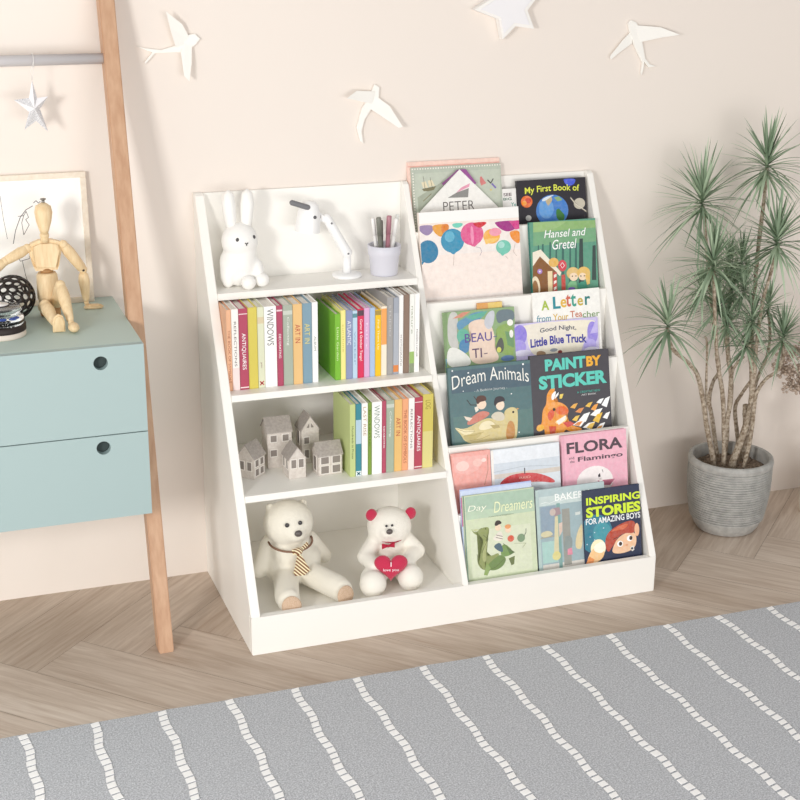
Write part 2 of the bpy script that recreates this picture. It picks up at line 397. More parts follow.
  ('p','b8a468',[(89.1,84.6),(109.3,82.4),(111.9,76.7),(97.3,75.6)]),
  ('l','b09a5c',0.84,[(11.5,85.0),(31.0,76.1),(53.9,75.0)]),
  ('l','b09a5c',0.84,[(27.5,67.1),(53.3,66.9),(73.8,71.4)]),
  ('l','b09a5c',0.84,[(41.2,56.1),(67.2,57.3),(87.8,63.1)]),
  ('l','c2ad70',0.84,[(89.8,95.3),(106.4,82.7),(129.6,80.2)]),
  ('e','2d2824',144.4,106.8,2.6,2.4,0),
  ('p','d8a050',[(152.8,115.2),(158.5,112.9),(153.4,110.2)]),
  ('q','cf7c6a',[(36.7,98.4),(62.1,114.5),(76.7,117.0),(93.6,109.8),(72.6,97.2),(37.4,87.5)]),
  ('p','e9d8c8',[(30.3,109.8),(49.9,103.7),(42.4,97.8),(35.4,101.2)]),
  ('e','f3d9c0',72.4,130.9,10.9,10.7,0),
  ('q','5a3a30',[(59.5,141.6),(64.4,150.5),(81.6,149.5),(85.3,138.9),(78.0,137.0),(69.3,136.6),(63.1,130.5)]),
  ('l','4a3430',1.69,[(55.8,150.0),(61.0,141.5),(63.3,133.2)]),
  ('l','3a3430',1.69,[(39.6,143.7),(47.4,132.1),(60.3,130.8)]),
  ('p','ece4d4',[(55.7,125.9),(63.0,127.8),(65.3,119.5),(57.8,114.9)]),
  ('q','d8d0bc',[(93.3,105.8),(105.4,112.6),(122.5,108.1),(124.4,91.6),(106.9,90.8),(92.9,99.0)]),
  ('e','f3dcc4',114.9,125.1,9.9,11.3,0),
  ('q','39343a',[(100.4,126.6),(102.8,141.2),(113.2,145.2),(124.6,141.6),(127.5,131.9),(118.2,132.3),(107.9,129.9),(104.6,123.5)]),
  ('e','ffffff',46.1,201.0,1.8,1.6,0),
  ('e','ffffff',173.3,207.6,2.3,2.1,0),
  ('e','ffffff',32.3,163.1,1.1,1.1,0),
  ('e','ffffff',142.4,146.6,1.5,1.3,0),
  ('e','ffffff',155.4,61.6,1.5,1.3,0),
  ('e','ffffff',136.7,197.1,1.2,1.0,0),
  ('e','ffffff',10.2,208.5,1.7,1.6,0),
  ('t', 'f4f4ee', 'Dream Animals', 7.8, 167.7, 184.9, 195.9, {'b': -0.004, 'arc': 0.11}),
  ('t', 'c9d0d0', '- A Bedtime Journey -', 57.6, 156.6, 133.2, 163.7, {'arc': 0.03}),
 ]),
 'paint':(4,0.6690,0.8575,0.2225,0.0000,[
  ('t', '63cfc0', 'PAINT', 34.2, 186.7, 131.5, 212.4, {'b': 0.05}),
  ('t', 'f0b03a', 'BY', 133.2, 188.1, 169.3, 210.5, {'b': 0.05}),
  ('t', '63cfc0', 'STICKER', 17.7, 147.5, 181.2, 177.5, {'b': 0.05}),
  ('p','9adfd4',[(36.9,206.0),(42.8,206.8),(42.4,200.1),(36.5,199.3)]),
  ('t', '4fb8a8', 'A CREATIVE NEW', 107.4, 131.3, 163.8, 136.1, {}),
  ('t', 'e6e6e6', 'ART BOOK', 117.6, 125.4, 153.6, 128.9, {}),
  ('q','f09a2a',[(20.7,82.3),(23.5,103.9),(34.6,116.4),(34.2,135.5),(47.0,150.6),(57.3,148.2),(50.8,139.3),(51.1,118.7),(68.9,116.1),(84.7,102.9),(85.4,89.1),(66.7,77.3),(87.0,64.1),(122.7,51.9),(95.0,45.3),(65.8,60.9),(52.9,45.8),(26.0,44.7),(25.7,65.3),(11.9,57.2),(5.7,63.4),(9.8,72.5),(20.2,72.8)]),
  ('q','e0552a',[(33.2,91.9),(41.2,102.0),(53.2,102.1),(49.2,84.7),(38.3,76.3)]),
  ('q','f4b83a',[(12.7,72.2),(26.0,70.7),(23.9,60.0),(11.9,57.2),(5.7,63.4)]),
  ('q','ffd98c',[(48.6,73.8),(67.0,82.8),(79.3,87.0),(81.7,75.7),(63.1,66.7)]),
  ('p','f7f3ea',[(54.7,75.9),(79.3,87.0),(75.7,76.3),(60.2,67.0)]),
  ('q','e86a2a',[(53.3,103.5),(68.6,110.1),(84.6,101.5),(84.8,89.1),(67.4,88.2),(55.6,92.2)]),
  ('q','f4a44a',[(34.6,116.4),(51.1,118.7),(68.9,115.5),(59.5,108.3),(35.3,102.6)]),
  ('e','3a2a24',50.8,102.1,3.3,3.5,0),
  ('p','d8453a',[(69.4,71.5),(87.5,72.3),(99.2,65.5),(80.7,59.3)]),
  ('p','f0a030',[(56.9,61.9),(80.7,59.3),(68.0,46.9),(53.3,51.3)]),
  ('p','d8502c',[(36.2,66.9),(54.0,64.9),(50.1,48.9),(38.2,50.2)]),
  ('q','ffffff',[(46.1,134.3),(54.0,141.7),(58.4,141.3),(51.4,122.8),(46.0,123.4)]),
  ('p','ffffff',[(56.5,133.2),(64.3,139.3),(62.4,132.6),(52.9,124.0)]),
  ('p','f0d25a',[(66.3,133.6),(75.3,134.1),(70.9,124.1),(64.9,124.2)]),
  ('p','f0b24a',[(89.2,102.4),(97.9,108.9),(108.3,110.3),(100.2,98.8)]),
  ('p','f0c04a',[(125.4,101.4),(133.9,108.0),(144.0,109.4),(136.1,97.8)]),
  ('p','ffffff',[(153.0,106.8),(161.6,113.4),(171.8,114.8),(163.8,103.2)]),
  ('p','ffffff',[(164.9,100.0),(175.2,113.9),(187.2,117.7),(177.4,93.7)]),
  ('p','e8934a',[(100.6,91.6),(110.8,98.0),(122.8,99.2),(113.5,87.7)]),
  ('p','f4a23a',[(138.6,93.1),(147.3,102.1),(157.5,104.4),(149.3,88.6)]),
  ('p','f0c84a',[(92.1,74.6),(101.0,81.9),(111.4,83.5),(103.1,70.6)]),
  ('p','ffffff',[(108.7,72.8),(121.6,84.7),(136.8,87.5),(124.7,66.6)]),
  ('p','ffffff',[(136.4,80.9),(150.6,91.0),(167.6,93.1),(154.4,75.1)]),
  ('p','f0c030',[(141.8,67.8),(153.4,80.7),(167.1,84.0),(156.1,61.6)]),
  ('p','ffffff',[(166.4,72.1),(175.2,81.2),(185.4,83.4),(177.2,67.6)]),
  ('p','ffffff',[(93.0,63.4),(108.4,71.7),(126.9,73.0),(112.7,58.0)]),
  ('p','e8934a',[(96.0,63.1),(105.9,68.7),(117.6,69.6),(108.5,59.5)]),
  ('p','ffffff',[(116.8,55.3),(130.9,63.7),(147.7,65.2),(134.7,50.0)]),
  ('p','f4c84a',[(125.8,54.3),(135.8,62.4),(147.7,64.1),(138.4,49.9)]),
  ('p','ffffff',[(150.0,50.3),(160.1,59.2),(172.0,61.2),(162.6,45.6)]),
  ('p','e8a03a',[(146.7,46.5),(155.4,53.9),(165.5,55.5),(157.5,42.5)]),
 ]),
 'pinkbook':(5,0.4615,0.5490,0.1770,0.0000,[
  ('p','f1b3aa',[(2.1,170.2),(81.4,167.4),(56.9,137.0),(33.7,129.1),(5.9,137.8)]),
  ('e','f6cfc6',23.5,149.0,14.7,10.7,0),
  ('e','f4c4ba',57.8,153.0,10.3,8.5,0),
  ('e','f7dad2',72.3,156.7,5.7,4.2,0),
  ('e','e79a8e',36.6,80.3,28.6,21.4,0),
  ('l','c98f7c',1.69,[(81.4,166.4),(80.8,134.1),(71.0,103.0)]),
 ]),
 'umbrella':(5,0.5500,0.7100,0.1750,0.0000,[
  ('R','e9eef4',4,0,999,175),
  ('R','d4dde6',4,120,999,145),
  ('R','d9cfc4',4,112,999,122),
  ('R','dde6ec',4,0,999,112),
  ('R','f4f0ea',0,0,6,175),
  ('q','d23c40',[(14.2,93.6),(21.3,106.3),(39.1,116.1),(65.4,118.9),(100.3,115.7),(129.2,105.1),(147.6,92.5),(143.2,87.5),(111.1,95.3),(75.9,95.8),(41.0,95.8)]),
  ('q','c22f36',[(14.2,93.6),(41.0,96.8),(76.0,96.9),(99.0,88.6),(51.9,82.4)]),
  ('l','3a3438',2.25,[(76.4,128.4),(76.3,115.9)]),
  ('t', 'f2c0b0', 'RED', 63.6, 106.0, 89.5, 110.5, {}),
  ('t', 'f2c0b0', 'UMBRELLA', 52.6, 96.5, 111.2, 98.0, {}),
  ('l','b9c4cc',1.12,[(5.1,127.2),(72.0,132.7),(153.9,125.7)]),
 ]),
 'flora':(5,0.7155,0.8715,0.1870,0.0000,[
  ('R','e9a9bc',0,0,6,187),
  ('e','fbf3f2',76.1,79.3,43.8,34.2,0),
  ('p','c26a84',[(82.2,80.2),(124.8,79.5),(112.0,66.6),(87.8,69.6)]),
  ('e','fbf3f2',92.0,96.8,8.5,7.7,0),
  ('l','fbf3f2',6.75,[(91.9,94.0),(88.4,83.4),(93.9,71.6)]),
  ('p','2c2630',[(83.9,92.2),(89.0,96.1),(89.8,88.2),(84.9,86.6)]),
  ('l','4c4650',1.12,[(94.1,103.2),(96.3,97.4)]),
  ('t', '54444e', 'FLORA', 11.4, 146.0, 145.7, 170.9, {'b': 0.03, 'x': 1}),
  ('t', '54444e', 'Flamingo', 37.2, 123.8, 145.5, 137.1, {'b': 0.02}),
  ('t', '54444e', 'and', 15.6, 134.0, 28.4, 139.7, {}),
  ('t', '54444e', 'the', 18.2, 126.0, 29.2, 131.3, {}),
 ]),
 'daydream':(6,0.4670,0.6290,0.2160,0.0000,[
  ('R','cfdab8',5,20,999,165),
  ('R','d9e0c4',12,40,150,140),
  ('R','a9c4ae',5,180,999,214),
  ('R','b9cfb4',5,165,999,182),
  ('R','b4c29c',5,0,999,22),
  ('R','6f8f7c',0,0,3,216),
  ('q','8f9a5c',[(15.2,143.5),(24.7,135.4),(40.8,145.0),(56.4,144.4),(53.8,127.1),(46.7,113.3),(37.6,90.9),(52.6,79.9),(78.2,88.2),(67.4,65.9),(47.7,50.9),(32.3,56.1),(23.9,72.1),(26.5,89.4),(40.3,111.2),(41.0,122.9),(21.4,132.9)]),
  ('q','a9b074',[(43.6,113.7),(51.5,115.6),(45.8,98.6),(45.6,69.0),(36.5,73.3),(37.7,93.8)]),
  ('q','6f8a4c',[(45.3,63.1),(68.1,77.7),(77.9,82.3),(93.0,71.2),(79.3,52.3),(53.8,48.5)]),
  ('q','7a9a54',[(78.2,88.2),(85.7,107.9),(109.6,83.8),(99.6,76.3),(80.6,75.9)]),
  ('p','5d7a44',[(91.4,98.2),(111.1,82.1),(99.7,77.7)]),
  ('p','8fa860',[(45.6,69.0),(54.3,55.9),(45.5,40.8),(37.8,43.4)]),
  ('p','6d7a48',[(96.1,70.8),(110.6,74.7),(108.0,57.2),(101.6,55.1)]),
  ('q','4f6a78',[(66.6,104.6),(79.4,108.8),(86.0,87.1),(78.1,86.7),(63.1,99.2)]),
  ('q','e8e2d4',[(69.3,125.0),(80.9,133.8),(86.5,122.7),(84.3,111.1),(73.2,111.1),(61.0,117.2)]),
  ('l','6a5a54',1.24,[(70.9,124.8),(84.8,119.9)]),
  ('l','6a5a54',1.24,[(70.0,119.6),(84.5,114.6)]),
  ('l','5f6a3a',0.93,[(25.0,89.7),(27.0,71.6),(35.5,57.1)]),
  ('l','5f6a3a',0.93,[(15.8,143.4),(24.9,139.2),(39.2,143.8)]),
  ('l','5f6a3a',0.93,[(41.4,128.7),(51.7,118.5),(43.1,104.9),(36.0,91.1)]),
  ('l','5f6a3a',0.93,[(49.2,50.7),(66.9,57.1),(86.7,72.1)]),
  ('e','2f3324',47.4,141.2,1.3,1.2,0),
  ('p','c9cf9a',[(15.8,142.5),(24.9,139.2),(34.3,140.9),(25.2,143.9)]),
  ('l','55602f',0.93,[(85.5,105.0),(97.3,91.5),(109.5,82.3)]),
  ('e','f2d8bc',75.6,140.4,6.9,7.0,0),
  ('q','3d302c',[(67.4,145.9),(71.2,155.8),(80.6,155.4),(85.5,148.0),(78.5,146.8),(72.0,143.8)]),
  ('e','f2d8bc',98.2,132.9,6.9,7.1,0),
  ('e','e59a5a',97.9,139.5,7.0,4.7,0),
  ('e','d85a3c',103.3,113.0,7.6,7.0,0),
  ('e','7f9a78',127.0,111.2,8.9,8.9,0),
  ('l','5f6a58',1.24,[(133.5,113.3),(138.8,121.6),(139.2,129.8)]),
  ('l','a9b08c',0.93,[(110.6,101.6),(137.5,98.5),(129.0,90.1)]),
  ('t', 'f4f6e4', 'Day', 9.3, 178.5, 52.5, 194.4, {'sh': 0.2}),
  ('t', 'eef2c8', 'Dreamers', 68.1, 172.4, 157.3, 195.9, {'sh': 0.2}),
  ('t', '8f9a80', 'A Journey of Imagination', 54.4, 163.6, 112.8, 167.2, {'sh': 0.2}),
 ]),
 'bakery':(6,0.6340,0.7970,0.2060,0.0055,[
  ('R','b9cfcc',0,0,7,206),
  ('R','9fb6bc',8,0,110,190),
  ('R','c9d8d6',8,170,160,190),
  ('R','8fa3b4',10,100,46,168),
  ('R','a9cfc8',10,45,46,92),
  ('R','d9d4cc',10,5,112,42),
  ('R','9c9c94',60,35,78,158),
  ('R','7fa8a4',48,30,56,172),
  ('p','d9d0a8',[(43.1,145.3),(50.1,144.4),(49.1,59.1),(36.8,60.9)]),
  ('e','e0d68c',42.7,58.4,9.9,9.8,0),
  ('p','a98f94',[(38.7,162.2),(54.7,163.4),(57.4,148.4),(43.0,143.7)]),
  ('e','c9b8b0',38.3,154.1,7.0,7.8,0),
  ('q','d6cfa8',[(9.7,113.8),(29.2,116.1),(39.2,104.9),(17.8,101.2),(7.5,104.9)]),
  ('l','b8a878',1.35,[(7.3,101.0),(39.0,102.6)]),
  ('p','ddc4b4',[(51.0,127.9),(60.0,130.0),(58.9,110.5),(51.2,98.4)]),
  ('e','dde4e0',71.9,87.3,7.8,7.9,0),
  ('q','8f9a98',[(63.3,93.4),(67.2,99.5),(79.5,97.2),(82.4,84.2),(77.8,65.0),(60.0,64.2)]),
  ('p','e08aa0',[(69.2,69.5),(79.3,71.5),(81.0,56.3),(68.5,56.4)]),
  ('q','e0cfa0',[(87.4,76.9),(92.1,99.4),(102.0,117.9),(107.5,120.4),(104.6,64.6),(90.4,66.6)]),
  ('p','d4dcd8',[(91.1,147.3),(103.6,148.0),(103.2,141.4),(91.4,140.7)]),
  ('l','e6eeec',1.35,[(11.4,175.5),(22.0,177.4),(32.4,174.5),(44.9,177.8),(57.1,176.2),(69.7,179.5),(89.2,178.7),(107.1,180.4)]),
  ('t', 'f7faf8', 'BAKERY', 44.9, 177.8, 127.4, 192.9, {'b': 0.01, 'w': 1}),
 ]),
 'inspiring':(6,0.7420,0.8785,0.1930,0.0000,[
  ('R','2a3350',0,0,999,193),
  ('e','2f7f96',27.8,95.7,39.7,42.7,0),
  ('e','3f9aa8',42.3,97.1,21.7,23.0,0),
  ('R','2f5f86',0,0,110,32),
  ('e','fff3c8',31.6,63.7,18.1,19.8,0),
  ('q','f6c98c',[(1.3,33.1),(11.5,58.2),(30.2,72.2),(47.7,59.8),(43.1,40.5),(20.9,30.3)]),
  ('q','fffbe6',[(19.3,70.4),(45.1,80.1),(51.4,62.6),(40.0,50.9),(22.2,56.7)]),
  ('p','e8934c',[(0.2,32.6),(9.2,48.6),(21.4,40.2),(17.4,32.2)]),
  ('q','b9442c',[(49.5,59.6),(48.6,79.6),(56.7,95.1),(75.3,105.9),(101.2,114.1),(119.5,114.1),(124.4,102.7),(121.8,86.4),(100.3,95.9),(77.8,82.3),(66.0,64.0),(56.3,50.3)]),
  ('q','d86a42',[(56.5,91.9),(78.9,105.5),(108.3,109.9),(100.5,99.3),(70.7,86.6)]),
  ('q','f2c49c',[(67.8,63.7),(79.5,80.4),(100.0,89.3),(121.9,88.0),(125.4,69.2),(120.3,53.1),(101.6,45.7),(79.6,44.7),(63.5,49.3)]),
  ('e','f2b890',126.5,92.4,5.9,14.6,0),
  ('q','b9442c',[(56.7,95.1),(71.2,96.5),(100.4,97.6),(122.2,93.0),(118.1,84.9),(100.0,88.7),(81.5,84.5),(69.8,66.8),(58.3,55.0)]),
  ('e','ffffff',84.3,66.4,7.3,6.7,0),
  ('e','4a3428',85.4,66.3,4.0,4.6,0),
  ('e','ffffff',108.5,75.5,7.3,6.6,0),
  ('e','4a3428',111.1,75.8,4.0,4.7,0),
  ('l','5a2c20',1.69,[(68.9,78.5),(77.8,81.3)]),
  ('e','e8a070',100.5,61.9,3.3,2.3,0),
  ('p','e9e6e0',[(107.5,54.9),(116.9,58.6),(118.2,48.4),(112.6,45.8)]),
  ('e','3a3a40',112.9,52.5,2.9,2.6,0),
  ('e','cfe0ee',13.2,91.1,1.4,1.3,0),
  ('e','cfe0ee',24.4,99.5,1.4,1.3,0),
  ('e','cfe0ee',46.4,106.5,1.4,1.3,0),
  ('e','cfe0ee',5.2,75.6,1.5,1.3,0),
  ('e','cfe0ee',23.6,83.1,1.4,1.3,0),
  ('t', 'd6ee3a', 'INSPIRING', 7.4, 160.4, 137.1, 177.0, {'b': 0.035}),
  ('t', 'd6ee3a', 'STORIES', 6.0, 132.9, 137.2, 155.7, {'b': 0.045}),
  ('t', 'f4f8fa', 'FOR AMAZING BOYS', 4.5, 118.0, 136.1, 131.2, {'b': 0.02}),
 ]),
 'grey':(1,0.4680,0.6770,0.1875,0.0040,[
  ('p','c3cbbb',[(7.4,174.7),(207.2,175.1),(202.0,85.7),(3.5,49.4)]),
  ('p','a8b09e',[(11.2,123.9),(109.9,174.7),(57.8,131.9),(11.7,86.4)]),
  ('p','7f7a5c',[(22.4,141.4),(55.8,146.0),(49.5,137.8),(36.4,135.8),(26.4,136.4)]),
  ('p','e4d9b8',[(25.4,143.1),(21.9,155.3),(32.1,157.4),(36.9,143.3)]),
  ('p','e4d9b8',[(39.0,145.0),(37.0,158.5),(46.6,159.3),(53.0,146.9)]),
  ('l','5f5a48',0.84,[(27.0,168.4),(29.6,141.0)]),
  ('l','5f5a48',0.84,[(42.6,164.9),(46.4,142.8)]),
  ('l','8a8468',1.69,[(23.6,115.2),(43.3,130.1)]),
  ('p','d87a78',[(158.9,160.1),(161.9,161.3),(172.8,145.8),(160.7,141.1),(158.2,147.9)]),
  ('l','3c3a40',2.25,[(176.2,152.4),(183.2,145.2),(189.6,154.4)]),
  ('l','7f6fb8',3.94,[(186.1,143.7),(194.4,134.6)]),
  ('e','e0c850',182.9,130.9,2.1,1.9,0),
  ('R','f3efe4',1.5,182.5,4.5,185.5),
  ('R','f3efe4',7.5,182.5,10.5,185.5),
  ('R','f3efe4',13.5,182.5,16.5,185.5),
  ('R','f3efe4',19.5,182.5,22.5,185.5),
  ('R','f3efe4',25.5,182.5,28.5,185.5),
  ('R','f3efe4',31.5,182.5,34.5,185.5),
  ('R','f3efe4',37.5,182.5,40.5,185.5),
  ('R','f3efe4',43.5,182.5,46.5,185.5),
  ('R','f3efe4',49.5,182.5,52.5,185.5),
  ('R','f3efe4',55.5,182.5,58.5,185.5),
  ('R','f3efe4',61.5,182.5,64.5,185.5),
  ('R','f3efe4',67.5,182.5,70.5,185.5),
  ('R','f3efe4',73.5,182.5,76.5,185.5),
  ('R','f3efe4',79.5,182.5,82.5,185.5),
  ('R','f3efe4',85.5,182.5,88.5,185.5),
  ('R','f3efe4',91.5,182.5,94.5,185.5),
  ('R','f3efe4',97.5,182.5,100.5,185.5),
  ('R','f3efe4',103.5,182.5,106.5,185.5),
  ('R','f3efe4',109.5,182.5,112.5,185.5),
  ('R','f3efe4',115.5,182.5,118.5,185.5),
  ('R','f3efe4',121.5,182.5,124.5,185.5),
  ('R','f3efe4',127.5,182.5,130.5,185.5),
  ('R','f3efe4',133.5,182.5,136.5,185.5),
  ('R','f3efe4',139.5,182.5,142.5,185.5),
  ('R','f3efe4',145.5,182.5,148.5,185.5),
  ('R','f3efe4',151.5,182.5,154.5,185.5),
  ('R','f3efe4',157.5,182.5,160.5,185.5),
  ('R','f3efe4',163.5,182.5,166.5,185.5),
  ('R','f3efe4',169.5,182.5,172.5,185.5),
  ('R','f3efe4',175.5,182.5,178.5,185.5),
  ('R','f3efe4',181.5,182.5,184.5,185.5),
  ('R','f3efe4',187.5,182.5,190.5,185.5),
  ('R','f3efe4',193.5,182.5,196.5,185.5),
  ('R','f3efe4',199.5,182.5,202.5,185.5),
  ('R','f3efe4',205.5,182.5,208.5,185.5),
  ('R','f3efe4',1.5,0,4.5,3),
  ('R','f3efe4',1.5,6,4.5,9),
  ('R','f3efe4',1.5,12,4.5,15),
  ('R','f3efe4',1.5,18,4.5,21),
  ('R','f3efe4',1.5,24,4.5,27),
  ('R','f3efe4',1.5,30,4.5,33),
  ('R','f3efe4',1.5,36,4.5,39),
  ('R','f3efe4',1.5,42,4.5,45),
  ('R','f3efe4',1.5,48,4.5,51),
  ('R','f3efe4',1.5,54,4.5,57),
  ('R','f3efe4',1.5,60,4.5,63),
  ('R','f3efe4',1.5,66,4.5,69),
  ('R','f3efe4',1.5,72,4.5,75),
  ('R','f3efe4',1.5,78,4.5,81),
  ('R','f3efe4',1.5,84,4.5,87),
  ('R','f3efe4',1.5,90,4.5,93),
  ('R','f3efe4',1.5,96,4.5,99),
  ('R','f3efe4',1.5,102,4.5,105),
  ('R','f3efe4',1.5,108,4.5,111),
  ('R','f3efe4',1.5,114,4.5,117),
  ('R','f3efe4',1.5,120,4.5,123),
  ('R','f3efe4',1.5,126,4.5,129),
  ('R','f3efe4',1.5,132,4.5,135),
  ('R','f3efe4',1.5,138,4.5,141),
  ('R','f3efe4',1.5,144,4.5,147),
  ('R','f3efe4',1.5,150,4.5,153),
  ('R','f3efe4',1.5,156,4.5,159),
  ('R','f3efe4',1.5,162,4.5,165),
  ('R','f3efe4',1.5,168,4.5,171),
  ('R','f3efe4',1.5,174,4.5,177),
 ]),
 'card':(1,0.6775,0.7105,0.1310,0.0040,[
  ('t', '6a5a60', 'SEE', 2.3, 114.6, 22.1, 121.6, {'b': 0.02}),
  ('t', '5a7a6a', 'BIG', 1.7, 105.6, 21.6, 111.8, {'b': 0.02}),
  ('t', '3f9a90', 'Ye', 19.8, 91.7, 31.7, 100.3, {'b': 0.01}),
 ]),
 'house':(1,0.4815,0.6615,0.1803,-0.0040,[
  ('p','8a4f86',[(93.0,181.6),(94.7,179.4),(55.2,147.5),(52.6,152.2)]),
  ('p','9a4f96',[(93.0,181.6),(109.6,180.2),(133.2,148.6),(128.9,146.2),(95.9,179.9)]),
  ('p','8f8f8c',[(64.3,120.7),(84.7,130.6),(114.4,138.9),(111.7,119.4)]),
  ('p','e59ab4',[(84.7,130.6),(97.0,141.2),(117.9,149.2),(115.1,141.5)]),
  ('t', '4a4242', 'PETER', 52.7, 92.7, 125.1, 112.1, {'b': -0.012, 'w': 1}),
 ]),
 'pinkbox':(1,0.4625,0.6770,0.1990,0.0090,[('R','e9a898',0,188,999,190),('R','f6d4c4',0,193,999,196)]),
 'orangebook':(3,0.5725,0.6307,0.1908,0.0060,[('R','e8c86a',25,0,999,191)]),
 'navy':(3,0.7800,0.8660,0.0900,0.0105,[]),
 'bluebook':(6,0.4643,0.6265,0.2280,0.0058,[('R','c9d6f0',0,0,999,225),('R','c46aa0',0,150,3,212)]),
}
ROWS={1: (-0.055, 0.702, 0.20977), 2: (-0.125, 0.563, 0.21812), 3: (-0.195, 0.425, 0.21922), 4: (-0.265, 0.286, 0.21812), 5: (-0.329, 0.158, 0.1995), 6: (-0.392, 0.045, 0.21109)}
STEMS=[
  [(1.1956, -0.14, 0.1764), (1.166, -0.15, 0.2593), (1.1428, -0.16, 0.3347), (1.1152, -0.17, 0.4041), (1.0748, -0.18, 0.4447), (1.0328, -0.19, 0.48), (1.0164, -0.19, 0.5283)] ,
  [(1.1654, -0.15, 0.2669), (1.1572, -0.15, 0.3299), (1.1484, -0.15, 0.4623), (1.1412, -0.15, 0.4846)] ,
  [(1.2191, -0.12, 0.1713), (1.203, -0.11, 0.2666), (1.1907, -0.11, 0.3132), (1.1976, -0.11, 0.3574), (1.2178, -0.1, 0.3821), (1.204, -0.1, 0.4452), (1.1808, -0.1, 0.5563), (1.1488, -0.11, 0.7024), (1.1281, -0.12, 0.7838)] ,
  [(1.2176, -0.15, 0.1977), (1.1968, -0.16, 0.3289), (1.1732, -0.17, 0.403), (1.158, -0.18, 0.4461), (1.1323, -0.2, 0.5393), (1.1068, -0.22, 0.6614)] ,
  [(1.2535, -0.1, 0.2011), (1.2515, -0.1, 0.2526), (1.2558, -0.1, 0.2954), (1.2517, -0.1, 0.3687), (1.239, -0.1, 0.4172), (1.2283, -0.1, 0.504), (1.2263, -0.11, 0.5742)] ,
  [(1.2531, -0.1, 0.3536), (1.2497, -0.11, 0.3819), (1.2484, -0.13, 0.4079), (1.2503, -0.15, 0.4259)] ,
  [(1.295, -0.09, 0.1822), (1.2844, -0.08, 0.2703), (1.2979, -0.08, 0.3046), (1.3065, -0.1, 0.343)] ,
  [(1.2388, -0.16, 0.1682), (1.2623, -0.15, 0.2178), (1.2835, -0.14, 0.2626), (1.2896, -0.14, 0.3123), (1.2741, -0.15, 0.404), (1.2513, -0.16, 0.4603)] ,
  [(1.2843, -0.13, 0.1772), (1.2939, -0.12, 0.2291), (1.2876, -0.12, 0.2934)] ,
  [(1.2655, -0.17, 0.1686), (1.2821, -0.16, 0.2317), (1.2911, -0.15, 0.3154), (1.2968, -0.15, 0.3398), (1.3093, -0.16, 0.3689), (1.3331, -0.17, 0.3918), (1.3361, -0.18, 0.4289), (1.3319, -0.18, 0.4682)] ,
  [(1.2926, -0.14, 0.337), (1.3114, -0.13, 0.3769), (1.3336, -0.12, 0.4114), (1.3365, -0.12, 0.4631), (1.3245, -0.12, 0.5252)] ,
  [(1.2845, -0.14, 0.3628), (1.2814, -0.13, 0.4587), (1.284, -0.12, 0.5768), (1.2825, -0.12, 0.6719), (1.2799, -0.13, 0.7903), (1.2735, -0.14, 0.8652)] ,
  [(1.2913, -0.14, 0.3496), (1.2612, -0.18, 0.4747), (1.254, -0.2, 0.5757), (1.2615, -0.21, 0.6428), (1.2638, -0.22, 0.7068)] ,
]
CROWNS=[
  ((1.2733, -0.14, 0.8674), 0.118),
  ((1.1249, -0.12, 0.7907), 0.127),
  ((1.2633, -0.22, 0.7114), 0.118),
  ((1.1034, -0.22, 0.6707), 0.114),
  ((1.2335, -0.08, 0.6381), 0.064),
  ((1.2263, -0.11, 0.5742), 0.086),
  ((1.0186, -0.19, 0.5327), 0.114),
  ((1.324, -0.12, 0.5301), 0.073),
  ((1.3313, -0.18, 0.4731), 0.086),
  ((1.2462, -0.16, 0.4584), 0.077),
  ((1.1567, -0.17, 0.5574), 0.082),
  ((1.2279, -0.16, 0.5913), 0.077),
  ((1.2165, -0.12, 0.4983), 0.077),
  ((1.23, -0.2, 0.526), 0.077),
  ((1.1241, -0.15, 0.5925), 0.077),
  ((1.2096, -0.17, 0.6605), 0.073),
]
